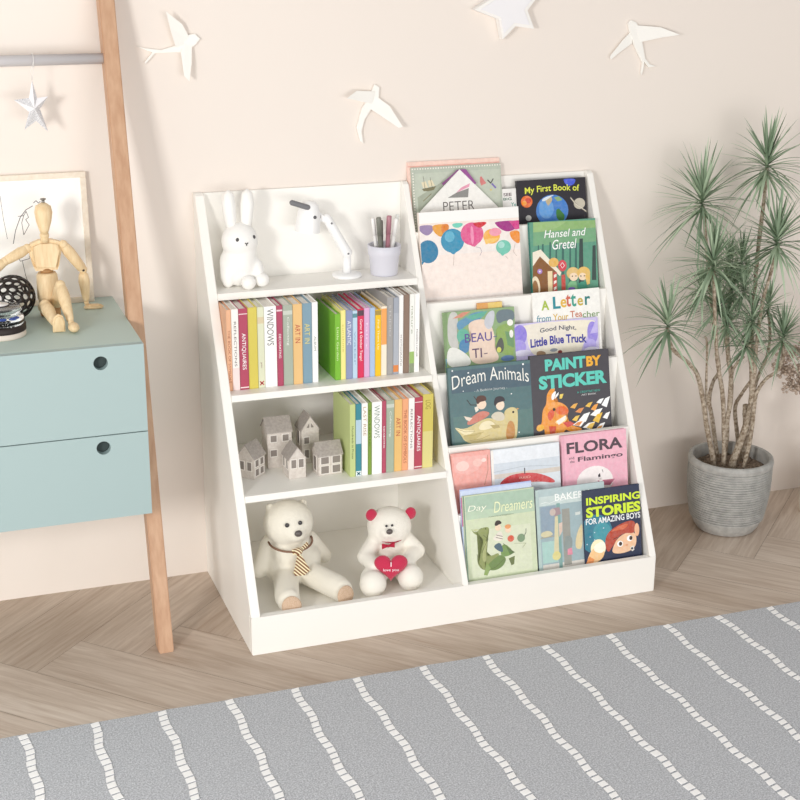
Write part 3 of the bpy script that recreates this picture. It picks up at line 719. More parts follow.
# ---------------------------------------------------------------- setting
def wall():
    mb = MB(); mb.box((-2.6, 0, 0), (3.2, .08, 2.5), mat('ede4dc', .8, 'wall')); struct(mb.build('wall_back'))
wall()
def floor():
    me = bpy.data.meshes.new('floor'); bm = bmesh.new(); lay = bm.loops.layers.color.new('plank'); uvl = bm.loops.layers.uv.new('uv')
    W_, n = .143, 5; L_ = W_*n; s2 = 1/sqrt(2); ap = Vector((-.115, -.236))
    def world(a, b): return Vector(((a+b)*s2, (b-a)*s2)) + ap
    X0, X1, Y0, Y1 = -2.6, 3.2, -4.2, 0
    rnd = random.Random(3)
    def plank(a0, b0, a1, b1, along_a):
        P = [world(a0, b0), world(a1, b0), world(a1, b1), world(a0, b1)]
        if max(p.x for p in P) < X0 or min(p.x for p in P) > X1 or max(p.y for p in P) < Y0 or min(p.y for p in P) > Y1: return
        g = .0004; Q = [(a0+g, b0+g), (a1-g, b0+g), (a1-g, b1-g), (a0+g, b1-g)]
        c = rnd.random(); ou, ov = rnd.random()*30, rnd.random()*30
        vs = [bm.verts.new((*world(*q), 0)) for q in Q]; f = bm.faces.new(vs)
        for lp, q in zip(f.loops, Q):
            lp[lay] = (c, c, c, 1); u, v = (q if along_a else (q[1], q[0])); lp[uvl].uv = (u+ou, v+ov)
    for k in range(-40, 41):
        for m in range(-12, 13):
            oa, ob = k*W_ + m*L_, k*W_ - m*L_ - W_
            plank(oa, ob, oa+L_, ob+W_, True)
            plank(oa+L_, ob+W_-L_, oa+L_+W_, ob+W_, False)
    for co, no in (((X0, 0, 0), (-1, 0, 0)), ((X1, 0, 0), (1, 0, 0)), ((0, Y0, 0), (0, -1, 0)), ((0, Y1, 0), (0, 1, 0))):
        bmesh.ops.bisect_plane(bm, geom=bm.verts[:]+bm.edges[:]+bm.faces[:], plane_co=co, plane_no=no, clear_outer=True)
    base = [bm.verts.new(p) for p in ((X0, Y0, -.0015), (X1, Y0, -.0015), (X1, Y1, -.0015), (X0, Y1, -.0015))]
    bf = bm.faces.new(base); bf.material_index = 1
    low = [bm.verts.new((v.co.x, v.co.y, -.05)) for v in base]; f = bm.faces.new(low[::-1]); f.material_index = 1
    for i in range(4): f = bm.faces.new((base[i], low[i], low[(i+1) % 4], base[(i+1) % 4])); f.material_index = 1
    bm.normal_update()
    for f in bm.faces:
        if f.material_index == 0 and f.normal.z < 0: f.normal_flip()
    bm.to_mesh(me); bm.free()
    m = bpy.data.materials.new('oak_planks'); m.use_nodes = True; nt = m.node_tree; N = nt.nodes.new; L = nt.links.new; b = nt.nodes['Principled BSDF']
    uv = N('ShaderNodeUVMap'); uv.uv_map = 'uv'
    mp = N('ShaderNodeMapping'); mp.inputs['Scale'].default_value = (2.2, 34, 1); L(uv.outputs[0], mp.inputs[0])
    n1 = N('ShaderNodeTexNoise'); n1.inputs['Scale'].default_value = 2.4; n1.inputs['Detail'].default_value = 7; n1.inputs['Roughness'].default_value = .68; n1.inputs['Distortion'].default_value = .6; L(mp.outputs[0], n1.inputs['Vector'])
    mp2 = N('ShaderNodeMapping'); mp2.inputs['Scale'].default_value = (1.2, 6, 1); L(uv.outputs[0], mp2.inputs[0])
    n2 = N('ShaderNodeTexNoise'); n2.inputs['Scale'].default_value = 2; n2.inputs['Detail'].default_value = 3; L(mp2.outputs[0], n2.inputs['Vector'])
    r = N('ShaderNodeValToRGB'); e = r.color_ramp.elements; e[0].position = .30; e[0].color = lin('c6b3a3'); e[1].position = .62; e[1].color = lin('e4d7ca'); L(n1.outputs[0], r.inputs[0])
    at = N('ShaderNodeAttribute'); at.attribute_name = 'plank'
    r2 = N('ShaderNodeValToRGB'); e = r2.color_ramp.elements; e[0].color = lin('e6e1dc'); e[1].color = lin('ffffff'); L(at.outputs['Fac'], r2.inputs[0])
    mx = N('ShaderNodeMix'); mx.data_type = 'RGBA'; mx.blend_type = 'MULTIPLY'; mx.inputs[0].default_value = 1; L(r.outputs[0], mx.inputs[6]); L(r2.outputs[0], mx.inputs[7])
    r3 = N('ShaderNodeValToRGB'); e = r3.color_ramp.elements; e[0].position = .3; e[0].color = lin('e8e3de'); e[1].position = .7; e[1].color = lin('ffffff'); L(n2.outputs[0], r3.inputs[0])
    mx2 = N('ShaderNodeMix'); mx2.data_type = 'RGBA'; mx2.blend_type = 'MULTIPLY'; mx2.inputs[0].default_value = 1; L(mx.outputs[2], mx2.inputs[6]); L(r3.outputs[0], mx2.inputs[7])
    L(mx2.outputs[2], b.inputs['Base Color']); b.inputs['Roughness'].default_value = .55
    bn = N('ShaderNodeBump'); bn.inputs['Strength'].default_value = .12; bn.inputs['Distance'].default_value = .002; L(n1.outputs[0], bn.inputs['Height']); L(bn.outputs[0], b.inputs['Normal'])
    me.materials.append(m); me.materials.append(mat('8a796c', .8))
    o = bpy.data.objects.new('floor', me); COL.objects.link(o); struct(o)
floor()

def rug():
    t = thing('area_rug', 'grey flat woven rug with wavy white chain stripes lying on the wooden floor', 'rug', (.3, -1.1, 0))
    mb = MB(); m = mat('a6a9af', .95, 'felt', h2='dadde2')
    n = 70; x0, x1 = -1.6, 1.6; top = []
    pts = [(x0+(x1-x0)*i/n, .533+.0016*noise.noise((i*.9, 0, 0))*2) for i in range(n+1)]
    out = [(x0, -.75, 0), (x1, -.75, 0)] + [(x, y, 0) for x, y in reversed(pts)]
    mb.prism(out, (0, 0, .006), m); mb.build('woven_field', t)
    wm = mat('ffffff', .95); xs = [-.463+.1243*i for i in range(-6, 20)]
    meas = {0: -.463, 1: -.341, 2: -.216, 3: -.086, 4: .038, 5: .160, 6: .298, 7: .431, 8: .565, 9: .704, 10: .837, 11: .964, 12: 1.087}
    for i in range(-6, 19):
        xc = meas.get(i, -.463+.1243*i if i < 0 else 1.087+.125*(i-12)) - .3 - .001
        if abs(xc) > 1.55: continue
        rr = random.Random(i+50); mb = MB(); y = .528; ph = rr.random()*6; drift = 0
        while y > -.74:
            ln = .0165+rr.random()*.003
            c = lambda q: xc + .0026*sin((q*2*pi)/.125+ph) + .0014*sin(q*21+ph*2) + (.034 if i > 4 else .014)*(.53-q)
            a, b_ = c(y), c(y-ln); wd = .0076+rr.random()*.0010; sk = .0036
            pz = .0062
            P = [(a-wd, y-sk*.2, pz), (a+wd, y+sk, pz), (b_+wd, y-ln+sk+.0036, pz), (b_-wd, y-ln+.0036-sk*.2, pz)]
            mb.prism(P, (0, 0, .0016), wm, bev=.0008)
            y -= ln
        mb.build('chain_stripe', t)
rug()

# ---------------------------------------------------------------- bookcase
def bookcase():
    t = thing('bookcase', 'white double children bookcase with four shelves left and tiered book display right', 'bookcase', (0, 0, 0))
    D_, H_, dt, h1, W_ = .409, .857, .019, .0821, .9
    s = (D_-dt)/(H_-h1); ys = lambda z: -D_+(z-h1)*s
    def side(x0, th, name, hh=H_):
        rc = .012; zq = .0828; P = [(x0, 0, 0), (x0, -.3942, 0), (x0, -.3942, zq), (x0, ys(zq), zq), (x0, ys(H_-rc*1.3), H_-rc*1.3), (x0, ys(H_-.004), H_-.004), (x0, -dt+.006, H_), (x0, 0, H_)]
        mb = MB(); mb.prism(P, (th, 0, 0), WHITE, bev=.0012); mb.build(name, t)
    side(-.004, .019, 'side_panel'); side(W_-.015, .015, 'side_panel'); side(.4475, .0125, 'divider_panel')
    mb = MB(); mb.box((.0152, -.0075, .02), (.4473, -.0005, H_-.001), WHITE, .0008); mb.box((.4602, -.0075, .02), (W_-.0152, -.0005, H_-.001), WHITE, .0008); mb.build('back_panel', t)
    for z, yf in ((.6555, -.1185), (.468, -.2135), (.285, -.3055)):
        mb = MB(); mb.box((.0152, yf, z), (.4473, -.0077, z+.0145), WHITE, .001); mb.build('shelf', t)
    mb = MB(); mb.box((.0152, -.3938, .046), (.4473, -.0077, .061), WHITE, .001); mb.build('bottom_shelf', t)
    mb = MB(); mb.prism([(-.0038, -.3944, .0003), (-.0038, -D_, .0003), (-.0038, -D_, h1), (-.0038, -D_+.0004, .0825), (-.0038, -.3944, .0825)], (W_+.0036, 0, 0), WHITE, bev=.0012); mb.build('kick_board', t)
    Y = {1: (-.012, .857), 2: (-.072, .757), 3: (-.142, .618), 4: (-.212, .480), 5: (-.282, .341), 6: (-.346, .213), 7: (-.409, .0915)}
    for k in range(2, 7):
        y, z = Y[k]; zb = z-.055-.012
        mb = MB(); mb.box((.4602, y, zb-.12), (W_-.0152, y+.012, z), WHITE, .001); mb.build('display_board', t)
    for k in range(1, 6):
        y, z = Y[k]; yn, zn = Y[k+1]; zb = zn-.055-.003
        mb = MB(); mb.box((.4602, yn+.0122, zb-.012), (W_-.0152, (y if k > 1 else -.0077)-.0002, zb), WHITE); mb.build('display_ledge', t)
    mb = MB(); mb.box((.4602, -.3938, .030), (W_-.0152, -.346, .042), WHITE); mb.build('display_ledge', t)
bookcase()

# ---------------------------------------------------------------- face-out picture books
def cover_book(key, name, label, col, th=.009, spine=None, rough=.38, outline=None, category='book', dx=0):
    row, x0, x1, h, off, items = ART[key]
    yb, zb, ang = ROWS[row]
    w_ = x1-x0
    t = thing(name, label, category, (x0+dx, yb+off*cos(ang), zb-off*sin(ang)*0), (-ang, 0, 0), None)
    cm = mat(col, rough, 'print'); mb = MB(); bt = .0011; pm = mat('f2efe8', .8, 'pages', dir='Y')
    W2, H2 = w_*1000, h*1000
    if outline:
        mb.prism([(u*w_, 0, v*h) for u, v in outline], (0, th, 0), cm)
    else:
        mb.box((0, 0, 0), (w_, bt, h), cm, .0003); mb.box((0, th-bt, 0), (w_, th, h), cm)
        mb.box((0, bt, 0), (.0014, th-bt, h), mat(spine, rough) if spine else cm)
        pg = MB(); pg.box((.0015, bt+.0001, .002), (w_-.003, th-bt-.0001, h-.0025), pm); pg.build('pages', t)
    tt = MB(); nt_ = 0
    for i, it in enumerate(items):
        y = -.00006-.000022*i
        k, c = it[0], mat(it[1], rough, None if it[0] == 't' or it[1] in ('f7f7f5', 'ffffff') else 'print')
        if k == 'R':
            xa, za, xb, zb_ = it[2:]; P = clip([(xa, za), (xb, za), (xb, zb_), (xa, zb_)], W2, H2)
            if P: mb.face([(a/1000, y, b/1000) for a, b in P], c)
        elif k in 'pq':
            P = clip(soften(list(it[2])) if k == 'q' else list(it[2]), W2, H2)
            if P:
                f = mb.face([(a/1000, y, b/1000) for a, b in P], c)
                r = bmesh.ops.triangulate(mb.bm, faces=[f]); mb.fin(r['faces'], c)
        elif k == 'e':
            P = [(it[2]+it[4]*cos(a*pi/12), it[3]+it[5]*sin(a*pi/12)) for a in range(24)]; P = clip(P, W2, H2)
            if P: mb.face([(a/1000, y, b/1000) for a, b in P], c)
        elif k == 'l':
            hw = it[2]/2
            for (ax, az), (bx, bz) in zip(it[3], it[3][1:]):
                d = Vector((bx-ax, bz-az)); 
                if d.length < .01: continue
                nn = Vector((-d.y, d.x)).normalized()*hw; e_ = d.normalized()*hw*.4
                P = clip([(ax-e_.x+nn.x, az-e_.y+nn.y), (ax-e_.x-nn.x, az-e_.y-nn.y), (bx+e_.x-nn.x, bz+e_.y-nn.y), (bx+e_.x+nn.x, bz+e_.y+nn.y)], W2, H2)
                if P: mb.face([(a/1000, y, b/1000) for a, b in P], c)
        elif k == 't':
            s_, xa, za, xb, zb_, kw = it[2:]
            fn = lambda u, v: ((xa+(xb-xa)*u)/1000, -.00012-.000022*len(items), (za+(zb_-za)*v)/1000)
            put_text(tt, s_, c, fn, kw.get('b', 0), kw.get('sh', 0), kw.get('arc', 0)); nt_ += 1
    mb.build('cover', t)
    if nt_: tt.build('title_lettering', t)
    return t

cover_book('pinkbox', 'picture_book', 'thick pink picture book standing highest behind the grey ship book', 'f3d0c3', .008, rough=.6)
cover_book('grey', 'picture_book', 'grey green picture book with sailing ship and scalloped white border, top tier', 'b9c2b3', .0045)
cover_book('house', 'picture_book', 'white house-shaped book with purple roof edges lettered PETER', 'f3f2ee', .0035, outline=[(0, 0), (1, 0), (1, .53), (.53, 1), (0, .53)])
cover_book('card', 'booklet', 'small white booklet with tiny letters between grey and black books, top tier', 'f3f2ef', .004)
cover_book('first', 'picture_book', 'black space book with planet Earth and yellow title, top tier', '2e2b33', .009)
cover_book('balloons', 'picture_book', 'tall cream picture book with colourful painted balloons below a white band', 'f6e9e0', .010)
cover_book('hansel', 'picture_book', 'green fairy tale book with gingerbread house and two blond children', '5f9f86', .010, spine='1f7f74')
cover_book('letter', 'picture_book', 'white picture book with multicoloured hand drawn title behind the lilac book', 'f8f7f2', .004)
cover_book('navy', 'picture_book', 'navy book mostly hidden behind the white and lilac books, third tier', '3c4560', .004)
cover_book('goodnight', 'picture_book', 'wide lilac and cream picture book with dark blue title, third tier', 'cfc6ef', .0055)
cover_book('orangebook', 'picture_book', 'orange and yellow book edge peeking above the collage cover book, third tier', 'e0a050', .004)
cover_book('beauti', 'picture_book', 'green and blue collage cover book lettered BEAU-TI-, third tier', '8fae7c', .0055)
cover_book('dream', 'picture_book', 'dark teal book with two children riding a cream bird, fourth tier', '55767a', .010, spine='4a6a6c')
cover_book('paint', 'picture_book', 'dark grey activity book with orange goldfish and turquoise block title', '4a474e', .010)
cover_book('pinkbook', 'picture_book', 'salmon pink book with pale blossoms, leftmost on fifth tier', 'f0a79c', .007)
cover_book('umbrella', 'picture_book', 'pale blue book with red umbrella on fifth tier', 'dde6ec', .008)
cover_book('flora', 'picture_book', 'pink book with white bird and dark serif style title, fifth tier', 'f2b4c6', .010)
cover_book('bluebook', 'picture_book', 'pale blue book edge behind the green dragon book, bottom tier', 'b4c4ea', .004)
cover_book('daydream', 'picture_book', 'pale green book with children riding a dragon, bottom tier', 'cfdab8', .0055)
cover_book('bakery', 'picture_book', 'grey blue book with giraffe and elephant at a bakery front, bottom tier', 'b4c8ca', .005)
cover_book('inspiring', 'picture_book', 'dark blue book with red haired boy and lime title, bottom tier', '2a3350', .005)

# ---------------------------------------------------------------- spine-out books
def spine_book(x0, x1, y, z, h, d, col, label, txt=None, tcol='ffffff', band=None, group=None, tb=(.25, .8), tw=.5, rough=.45, extra=None):
    t = thing('book', label, 'book', (x0+.0003, y, z+.0002), (0, 0, 0), group)
    w_ = x1-x0-.0007; cm = mat(col, rough); mb = MB(); bt = min(.0017, w_*.15)
    mb.box((0, 0, 0), (bt, d, h), cm, .0003); mb.box((w_-bt, 0, 0), (w_, d, h), cm, .0003); mb.box((bt, 0, 0), (w_-bt, .0016, h), cm)
    if band:
        for z0, z1, c in band: mb.face([(.0002, -.00008, h*z0), (w_-.0002, -.00008, h*z0), (w_-.0002, -.00008, h*z1), (.0002, -.00008, h*z1)], mat(c, rough))
    if txt:
        cx = w_/2; hw = w_*tw/2; zt, zb_ = h*tb[1], h*tb[0]
        put_text(mb, txt, mat(tcol, .5), lambda u, v: (cx-hw+2*hw*v, -.00016, zt-(zt-zb_)*u))
    if extra: extra(mb, w_, h)
    mb.build('cover', t)
    pg = MB(); pg.box((bt+.0002, .0018, .002), (w_-bt-.0002, d-.003, h-.003), mat('f4f1ea', .8, 'pages', dir='X')); pg.build('pages', t)
    return t
def xmark(mb, w_, h):
    m = mat('b8323c', .5)
    for sgn in (1, -1):
        c = Vector((w_/2, -.0002, h*.06)); d = Vector((sgn*w_*.3, 0, w_*.3)); n = Vector((-d.z, 0, d.x)).normalized()*w_*.09
        mb.face([c-d-n, c-d+n, c+d+n, c+d-n], m)
G1 = 'books standing spine out on the second shelf'; G3 = 'books standing spine out on the third shelf'
z2, y2 = .4825, -.183
A = [0.0155, 0.026, 0.0408, 0.0598, 0.0793, 0.0934, 0.1192, 0.1325, 0.1534, 0.1735, 0.1937, 0.2066]
def pair(c): return c
rows1 = [
 ('e8b490', 'pale orange book, first at the left end of the second shelf', 'THE BOOK OF SYMBOLS', 'a8624a', None, (.1, .75), .5),
 ('f5f2ee', 'white book between pale orange and burgundy spines, second shelf left', 'REFLECTIONS', '6a6462', [(0, .28, 'f3dfdc')], (.3, .85), .35),
 ('b24a63', 'burgundy book with large white title, near left end of second shelf', 'ANTIQUAIRES', 'ffffff', [(.93, .94, 'f0e0e0'), (.02, .035, 'f0e0e0')], (.25, .7), .5),
 ('d6c75c', 'plain mustard yellow book beside the burgundy one, second shelf left', None, None, None, None, .5),
 ('dde0c4', 'pale green book with small red cross at spine foot, second shelf', 'garden', '8a5a5c', [(.8, .88, 'd9cba8')], (.25, .32), .3),
 ('fbfaf7', 'thick white book with big grey WINDOWS title, left half of second shelf', 'WINDOWS', '6c7274', None, (.52, .97), .55),
 ('b04a66', 'thin burgundy book right of the thick white WINDOWS book, second shelf', 'DECORATING', 'ffffff', [(.93, .95, 'e8d0d6')], (.35, .65), .35),
 ('a9b3a4', 'grey green book between burgundy and amber spines, second shelf', 'Collecting', 'eef0ea', [(.88, .93, 'c9cfc4')], (.5, .85), .3),
 ('e8c084', 'amber book with red ART title in the second shelf left stack', 'ART IN', 'b8463c', None, (.52, .75), .55),
 ('809fb0', 'blue grey book with yellow ART title in second shelf left stack', 'ART IN', 'e0d27a', None, (.5, .75), .55),
 ('f5f6f5', 'narrow white book ending the left stack on the second shelf', 'ALBUM', '8a9490', None, (.4, .58), .35)]
for i, (c, lb, tx, tc_, bd, tb, tw) in enumerate(rows1):
    spine_book(A[i], A[i+1], y2, z2, .1705 if i not in (3, 10) else .1715, .135, c, lb, tx, tc_, bd, G1, tb or (0, 1), tw, extra=xmark if i == 4 else None)
Bx = [0.2426, 0.255, 0.2662, 0.2806, 0.2916, 0.3057, 0.3182, 0.33, 0.3433, 0.356, 0.37, 0.3825, 0.3924, 0.4059, 0.4172, 0.4285]
rows2 = [
 ('7cbb38', .142, 'bright green book with lighter title, left end of the second stack, second shelf', 'Little Garden', 'dff0b8', None, (.3, .8), .4),
 ('f0e892', .149, 'pale yellow book beside the bright green one, second shelf', 'sunshine', 'c9b44c', None, (.4, .8), .3),
 ('8f99bd', .148, 'slate blue book with ATLANTIC title, second shelf', 'ATLANTIC', 'f0f2f6', None, (.5, .85), .55),
 ('bdd6ea', .146, 'light sky blue book left of the red one, second shelf', 'water', '7f9fc0', [(.9, .96, '5f8f9c')], (.2, .7), .3),
 ('d8335c', .149, 'crimson book with white title in middle of second shelf right stack', 'Garter & October Tango!', 'ffffff', [(.9, .98, '5a4450')], (.25, .85), .5),
 ('dcaed4', .150, 'pink lilac book right of the crimson one, second shelf', 'fairy', 'f6e6f2', None, (.4, .8), .3),
 ('adc4e4', .149, 'pale blue book left of the golden yellow one, second shelf', None, None, None, None, .5),
 ('f2c424', .144, 'golden yellow book with white title, second shelf right stack', 'Find Them Up', 'fff6d0', [(.92, .99, 'a89048')], (.4, .85), .4),
 ('f4ead6', .150, 'narrow orange and cream book beside golden yellow one, second shelf', None, None, [(.45, .97, 'f0a860')], None, .5),
 ('a3a1a0', .1685, 'tall grey book starting the tall group, second shelf right', 'STUDIO', 'c9c7c6', None, (.5, .9), .3),
 ('a4aab6', .1665, 'tall blue grey book with orange spot at its foot, second shelf', None, None, [(.03, .12, 'e08a4c'), (.12, .8, 'b0b6c0')], None, .5),
 ('f6f5f3', .1705, 'tall white book left of the brown one, second shelf', 'PHOTOGRAPHS', '77757a', None, (.1, .5), .35),
 ('8c7668', .171, 'tall brown book among white spines at right end of second shelf', None, None, None, None, .5),
 ('f2f3ee', .1712, 'tall white book with green landscape at its foot, second shelf', 'nature', '9aa48c', [(0, .12, '8f9a80'), (.12, .27, '9fc070')], (.5, .85), .3),
 ('fbfaf8', .1715, 'tall white book closing the row at right end of second shelf', 'MODERN HOUSE', '5c5a5c', None, (.2, .55), .3)]
for i, (c, h, lb, tx, tc_, bd, tb, tw) in enumerate(rows2):
    spine_book(Bx[i], Bx[i+1], y2, z2, h, .135 if i < 9 else .15, c, lb, tx, tc_, bd, G1, tb or (0, 1), tw)
Cx = [0.2457, 0.2581, 0.2711, 0.2847, 0.2932, 0.3152, 0.3244, 0.3421, 0.3594, 0.3732, 0.3866, 0.4045, 0.4281]
rows3 = [
 ('c3d08e', 'light green book whose cover faces the toy houses, third shelf', 'Hundreds in Prose', '4c5a3a', None, (.25, .7), .35),
 ('3f8a99', 'teal book with pale label and white cross, third shelf', None, None, [(.45, .78, 'b4cfe0'), (.0, .07, 'e8f2f4')], None, .5),
 ('faf9f5', 'white book with brown title between teal and green spines, third shelf', 'LAST RISE', 'b49a7c', None, (.55, .95), .5),
 ('7f9c42', 'narrow dark green book left of white WINDOWS book, third shelf', 'botanic', '4c6a24', None, (.4, .9), .4),
 ('fbfbf8', 'thick white book with grey green WINDOWS title, third shelf', 'WINDOWS', '7f958a', None, (.5, .95), .55),
 ('b55068', 'thin burgundy book right of the WINDOWS book, third shelf', 'DECORATING', 'ffffff', None, (.35, .65), .35),
 ('a6b3a0', 'grey green book between burgundy and amber spines, third shelf', 'Collecting', 'eef0ea', [(.9, .95, 'c9cfc4')], (.5, .85), .3),
 ('e8be78', 'amber book with red ART title, third shelf', 'ART IN', 'b8463c', None, (.5, .75), .55),
 ('edab80', 'peach orange book with brown title, third shelf', 'THE BOOK OF SYMBOLS', 'a8583c', None, (.1, .85), .5),
 ('f7f4f0', 'white book between peach and burgundy spines, third shelf', 'REFLECTIONS', '6a6462', [(0, .28, 'f3e3de')], (.3, .85), .35),
 ('b54a5c', 'burgundy book with large white title, near right end of third shelf', 'ANTIQUAIRES', 'ffffff', [(.93, .94, 'f0e0e0'), (.02, .035, 'f0e0e0')], (.25, .75), .5),
 ('d3c564', 'mustard yellow book closing the row at right end of third shelf', 'LOG', '9a8c3c', [(.0, .5, 'dcd48c')], (.8, .92), .5)]
for i, (c, lb, tx, tc_, bd, tb, tw) in enumerate(rows3):
    def teal(mb, w_, h):
        for sg in (1, -1):
            cc = Vector((w_/2, -.0002, h*.035)); d = Vector((sg*w_*.28, 0, w_*.28)); n = Vector((-d.z, 0, d.x)).normalized()*w_*.1
            mb.face([cc-d-n, cc-d+n, cc+d+n, cc+d-n], mat('2f6f80', .5))
    spine_book(Cx[i], Cx[i+1], -.272, .2995, .158 if i < 11 else .163, .115, c, lb, tx, tc_, bd, G3, tb or (0, 1), tw, extra=teal if i == 1 else None)

# ---------------------------------------------------------------- top shelf
def rotz(a): return Matrix.Rotation(a, 3, 'Z')
def figurine_rabbit():
    t = thing('rabbit_lamp', 'white seated rabbit night light with long upright ears, left on the top shelf', 'night light', (.078, -.062, .670))
    m = mat('f7f6f3', .35); mb = MB()
    mb.ell((-.004, 0, .045), (.041, .036, .046), m); mb.ell((-.002, -.004, .095), (.0385, .034, .038), m)
    mb.ell((.002, -.006, .07), (.030, .028, .03), m)
    mb.ell((-.030, -.006, .028), (.016, .024, .030), m)
    mb.ell((.030, -.012, .03), (.016, .022, .028), m)
    o = mb.build('body', t); bake(o, [('REMESH', dict(mode='VOXEL', voxel_size=.0022, use_smooth_shade=True)), ('SMOOTH', dict(factor=.8, iterations=10))])
    for sx, lx in ((-.018, -.022), (.013, .017)):
        mb = MB(); mb.tube([(sx, 0, .115), (sx+(lx-sx)*.4, 0, .14), (lx, 0, .17), (lx, 0, .192), (lx-.0, 0, .200)], [.009, .0125, .0145, .0110, .002], m, 16); mb.build('ear', t)
    for c in ((.006, -.038, .014), (.036, -.030, .016)):
        mb = MB(); mb.ell(c, (.0155, .013, .0145), m); mb.build('foot', t)
    k = mat('4b4a4c', .4); hc = Vector((-.002, -.004, .092))
    for px_, pz_ in ((-.014, .104), (.022, .106)):
        yy = -.0035-.034*sqrt(max(0, 1-((px_+.002)/.0385)**2-((pz_-.095)/.038)**2))
        mb = MB(); mb.ell((px_, yy, pz_), (.0036, .0018, .0040), k); mb.build('eye', t)
    mb = MB()
    for d in ((-.0028, 0, .0022), (.0028, 0, .0022), (0, 0, -.003)):
        mb.tube([(.004, -.0378, .0945), (.004+d[0]*1.2, -.0376, .0945+d[2]*1.2)], .0011, k, 6)
    mb.build('nose', t)
figurine_rabbit()
def desk_lamp():
    t = thing('desk_lamp', 'small white duck-like desk lamp with grey beak on the top shelf', 'lamp', (.308, -.06, .670))
    m = mat('f6f6f6', .3); g = mat('77777b', .4)
    mb = MB(); mb.lathe([(0, 0), (.030, 0), (.032, .003), (.031, .007), (.02, .0095), (0, .0095)], m, (.0, 0, 0)); mb.build('base', t)
    mb = MB(); mb.tube([(0, 0, .008), (0, 0, .05)], [.0095, .0085], m, 14); mb.build('post', t)
    mb = MB(); mb.capsule((0, 0, .052), (-.043, 0, .128), .0112, .0098, m)
    mb.build('arm', t)
    for c in ((0, -.0115, .052), (-.036, -.0105, .119)):
        mb = MB(); mb.ell(c, (.0022, .0012, .0022), g); mb.build('screw', t)
    mb = MB(); mb.prism([(-.046, -.004, .129), (-.062, -.004, .145), (-.056, -.004, .132), (-.066, -.004, .126), (-.050, -.004, .121)], (0, .008, 0), m); mb.build('joint', t)
    ax = Vector((-.10, 0, -1)).normalized(); R = Vector((0, 0, 1)).rotation_difference(-ax).to_matrix().to_4x4()
    M = Matrix.Translation((-.086, 0, .103)) @ R
    mb = MB(); mb.lathe([(.0265, 0), (.0255, .02), (.0235, .04), (.0195, .055), (.012, .0635), (0, .066), (0, .064), (.011, .0618), (.018, .054), (.022, .04), (.024, .02), (.0252, 0), (.0265, 0)], m, M=M); mb.build('shade', t)
    mb = MB(); mb.ell(M @ Vector((0, 0, .02)), .011, mat('fffdf6', .3)); mb.build('bulb', t)
    mb = MB(); mb.capsule((-.121, -.012, .168), (-.089, -.016, .157), .0058, .0058, g); mb.build('beak', t)
    mb = MB(); mb.ell((-.076, -.0235, .137), (.0036, .0018, .0036), mat('555558', .4)); mb.ell((-.079, -.0, .1665), (.002, .002, .001), g); mb.build('eye', t)
desk_lamp()
def pen_pot():
    t = thing('pen_pot', 'pale lilac grey tapered pen pot at right end of the top shelf', 'pen pot', (.391, -.062, .670))
    mb = MB(); mb.lathe([(0, 0), (.0275, 0), (.029, .002), (.032, .040), (.0345, .044), (.036, .064), (.0345, .065), (.032, .064), (.030, .042), (.027, .004), (0, .004)], mat('d8d8e2', .45), seg=40); mb.build('cup', t)
    for i, (dx, dy, tx, tz, c, r, nm, lb) in enumerate((
        (-.018, .004, -.025, .122, 'f4f3f1', .0042, 'pen', 'white pen at the left in the lilac pen pot'),
        (-.012, -.008, -.016, .126, '77786f', .0055, 'marker', 'olive grey marker, thickest in the pen pot'),
        (-.003, .006, -.006, .116, '6e6e68', .0046, 'marker', 'shorter dark grey marker in middle of the pen pot'),
        (.006, -.004, .010, .127, 'b07a86', .0055, 'marker', 'dusty pink marker in the pen pot'),
        (.016, -.002, .027, .120, 'efefec', .0050, 'pen', 'white pen leaning right in the pen pot'),
        (.013, .015, .037, .124, 'dfe2de', .0040, 'pen', 'pale grey pen at far right in the pen pot'))):
        p = thing(nm, lb, 'pen', (.391+dx*.6, -.062+dy, .6748)); d = Vector((tx-dx*.6, 0, tz)).normalized(); L_ = (Vector((tx-dx*.6, 0, tz-.005))).length
        mb = MB(); mb.tube([d*0, d*.004, d*(L_*.68)], [.001, r*.8, r*.9], mat(c, .4), 12); mb.build('barrel', p)
        mb = MB(); mb.tube([d*(L_*.68), d*(L_*.98), d*L_], [r, r, r*.8], mat(c, .35, spec=.5), 12); mb.build('cap', p)
pen_pot()

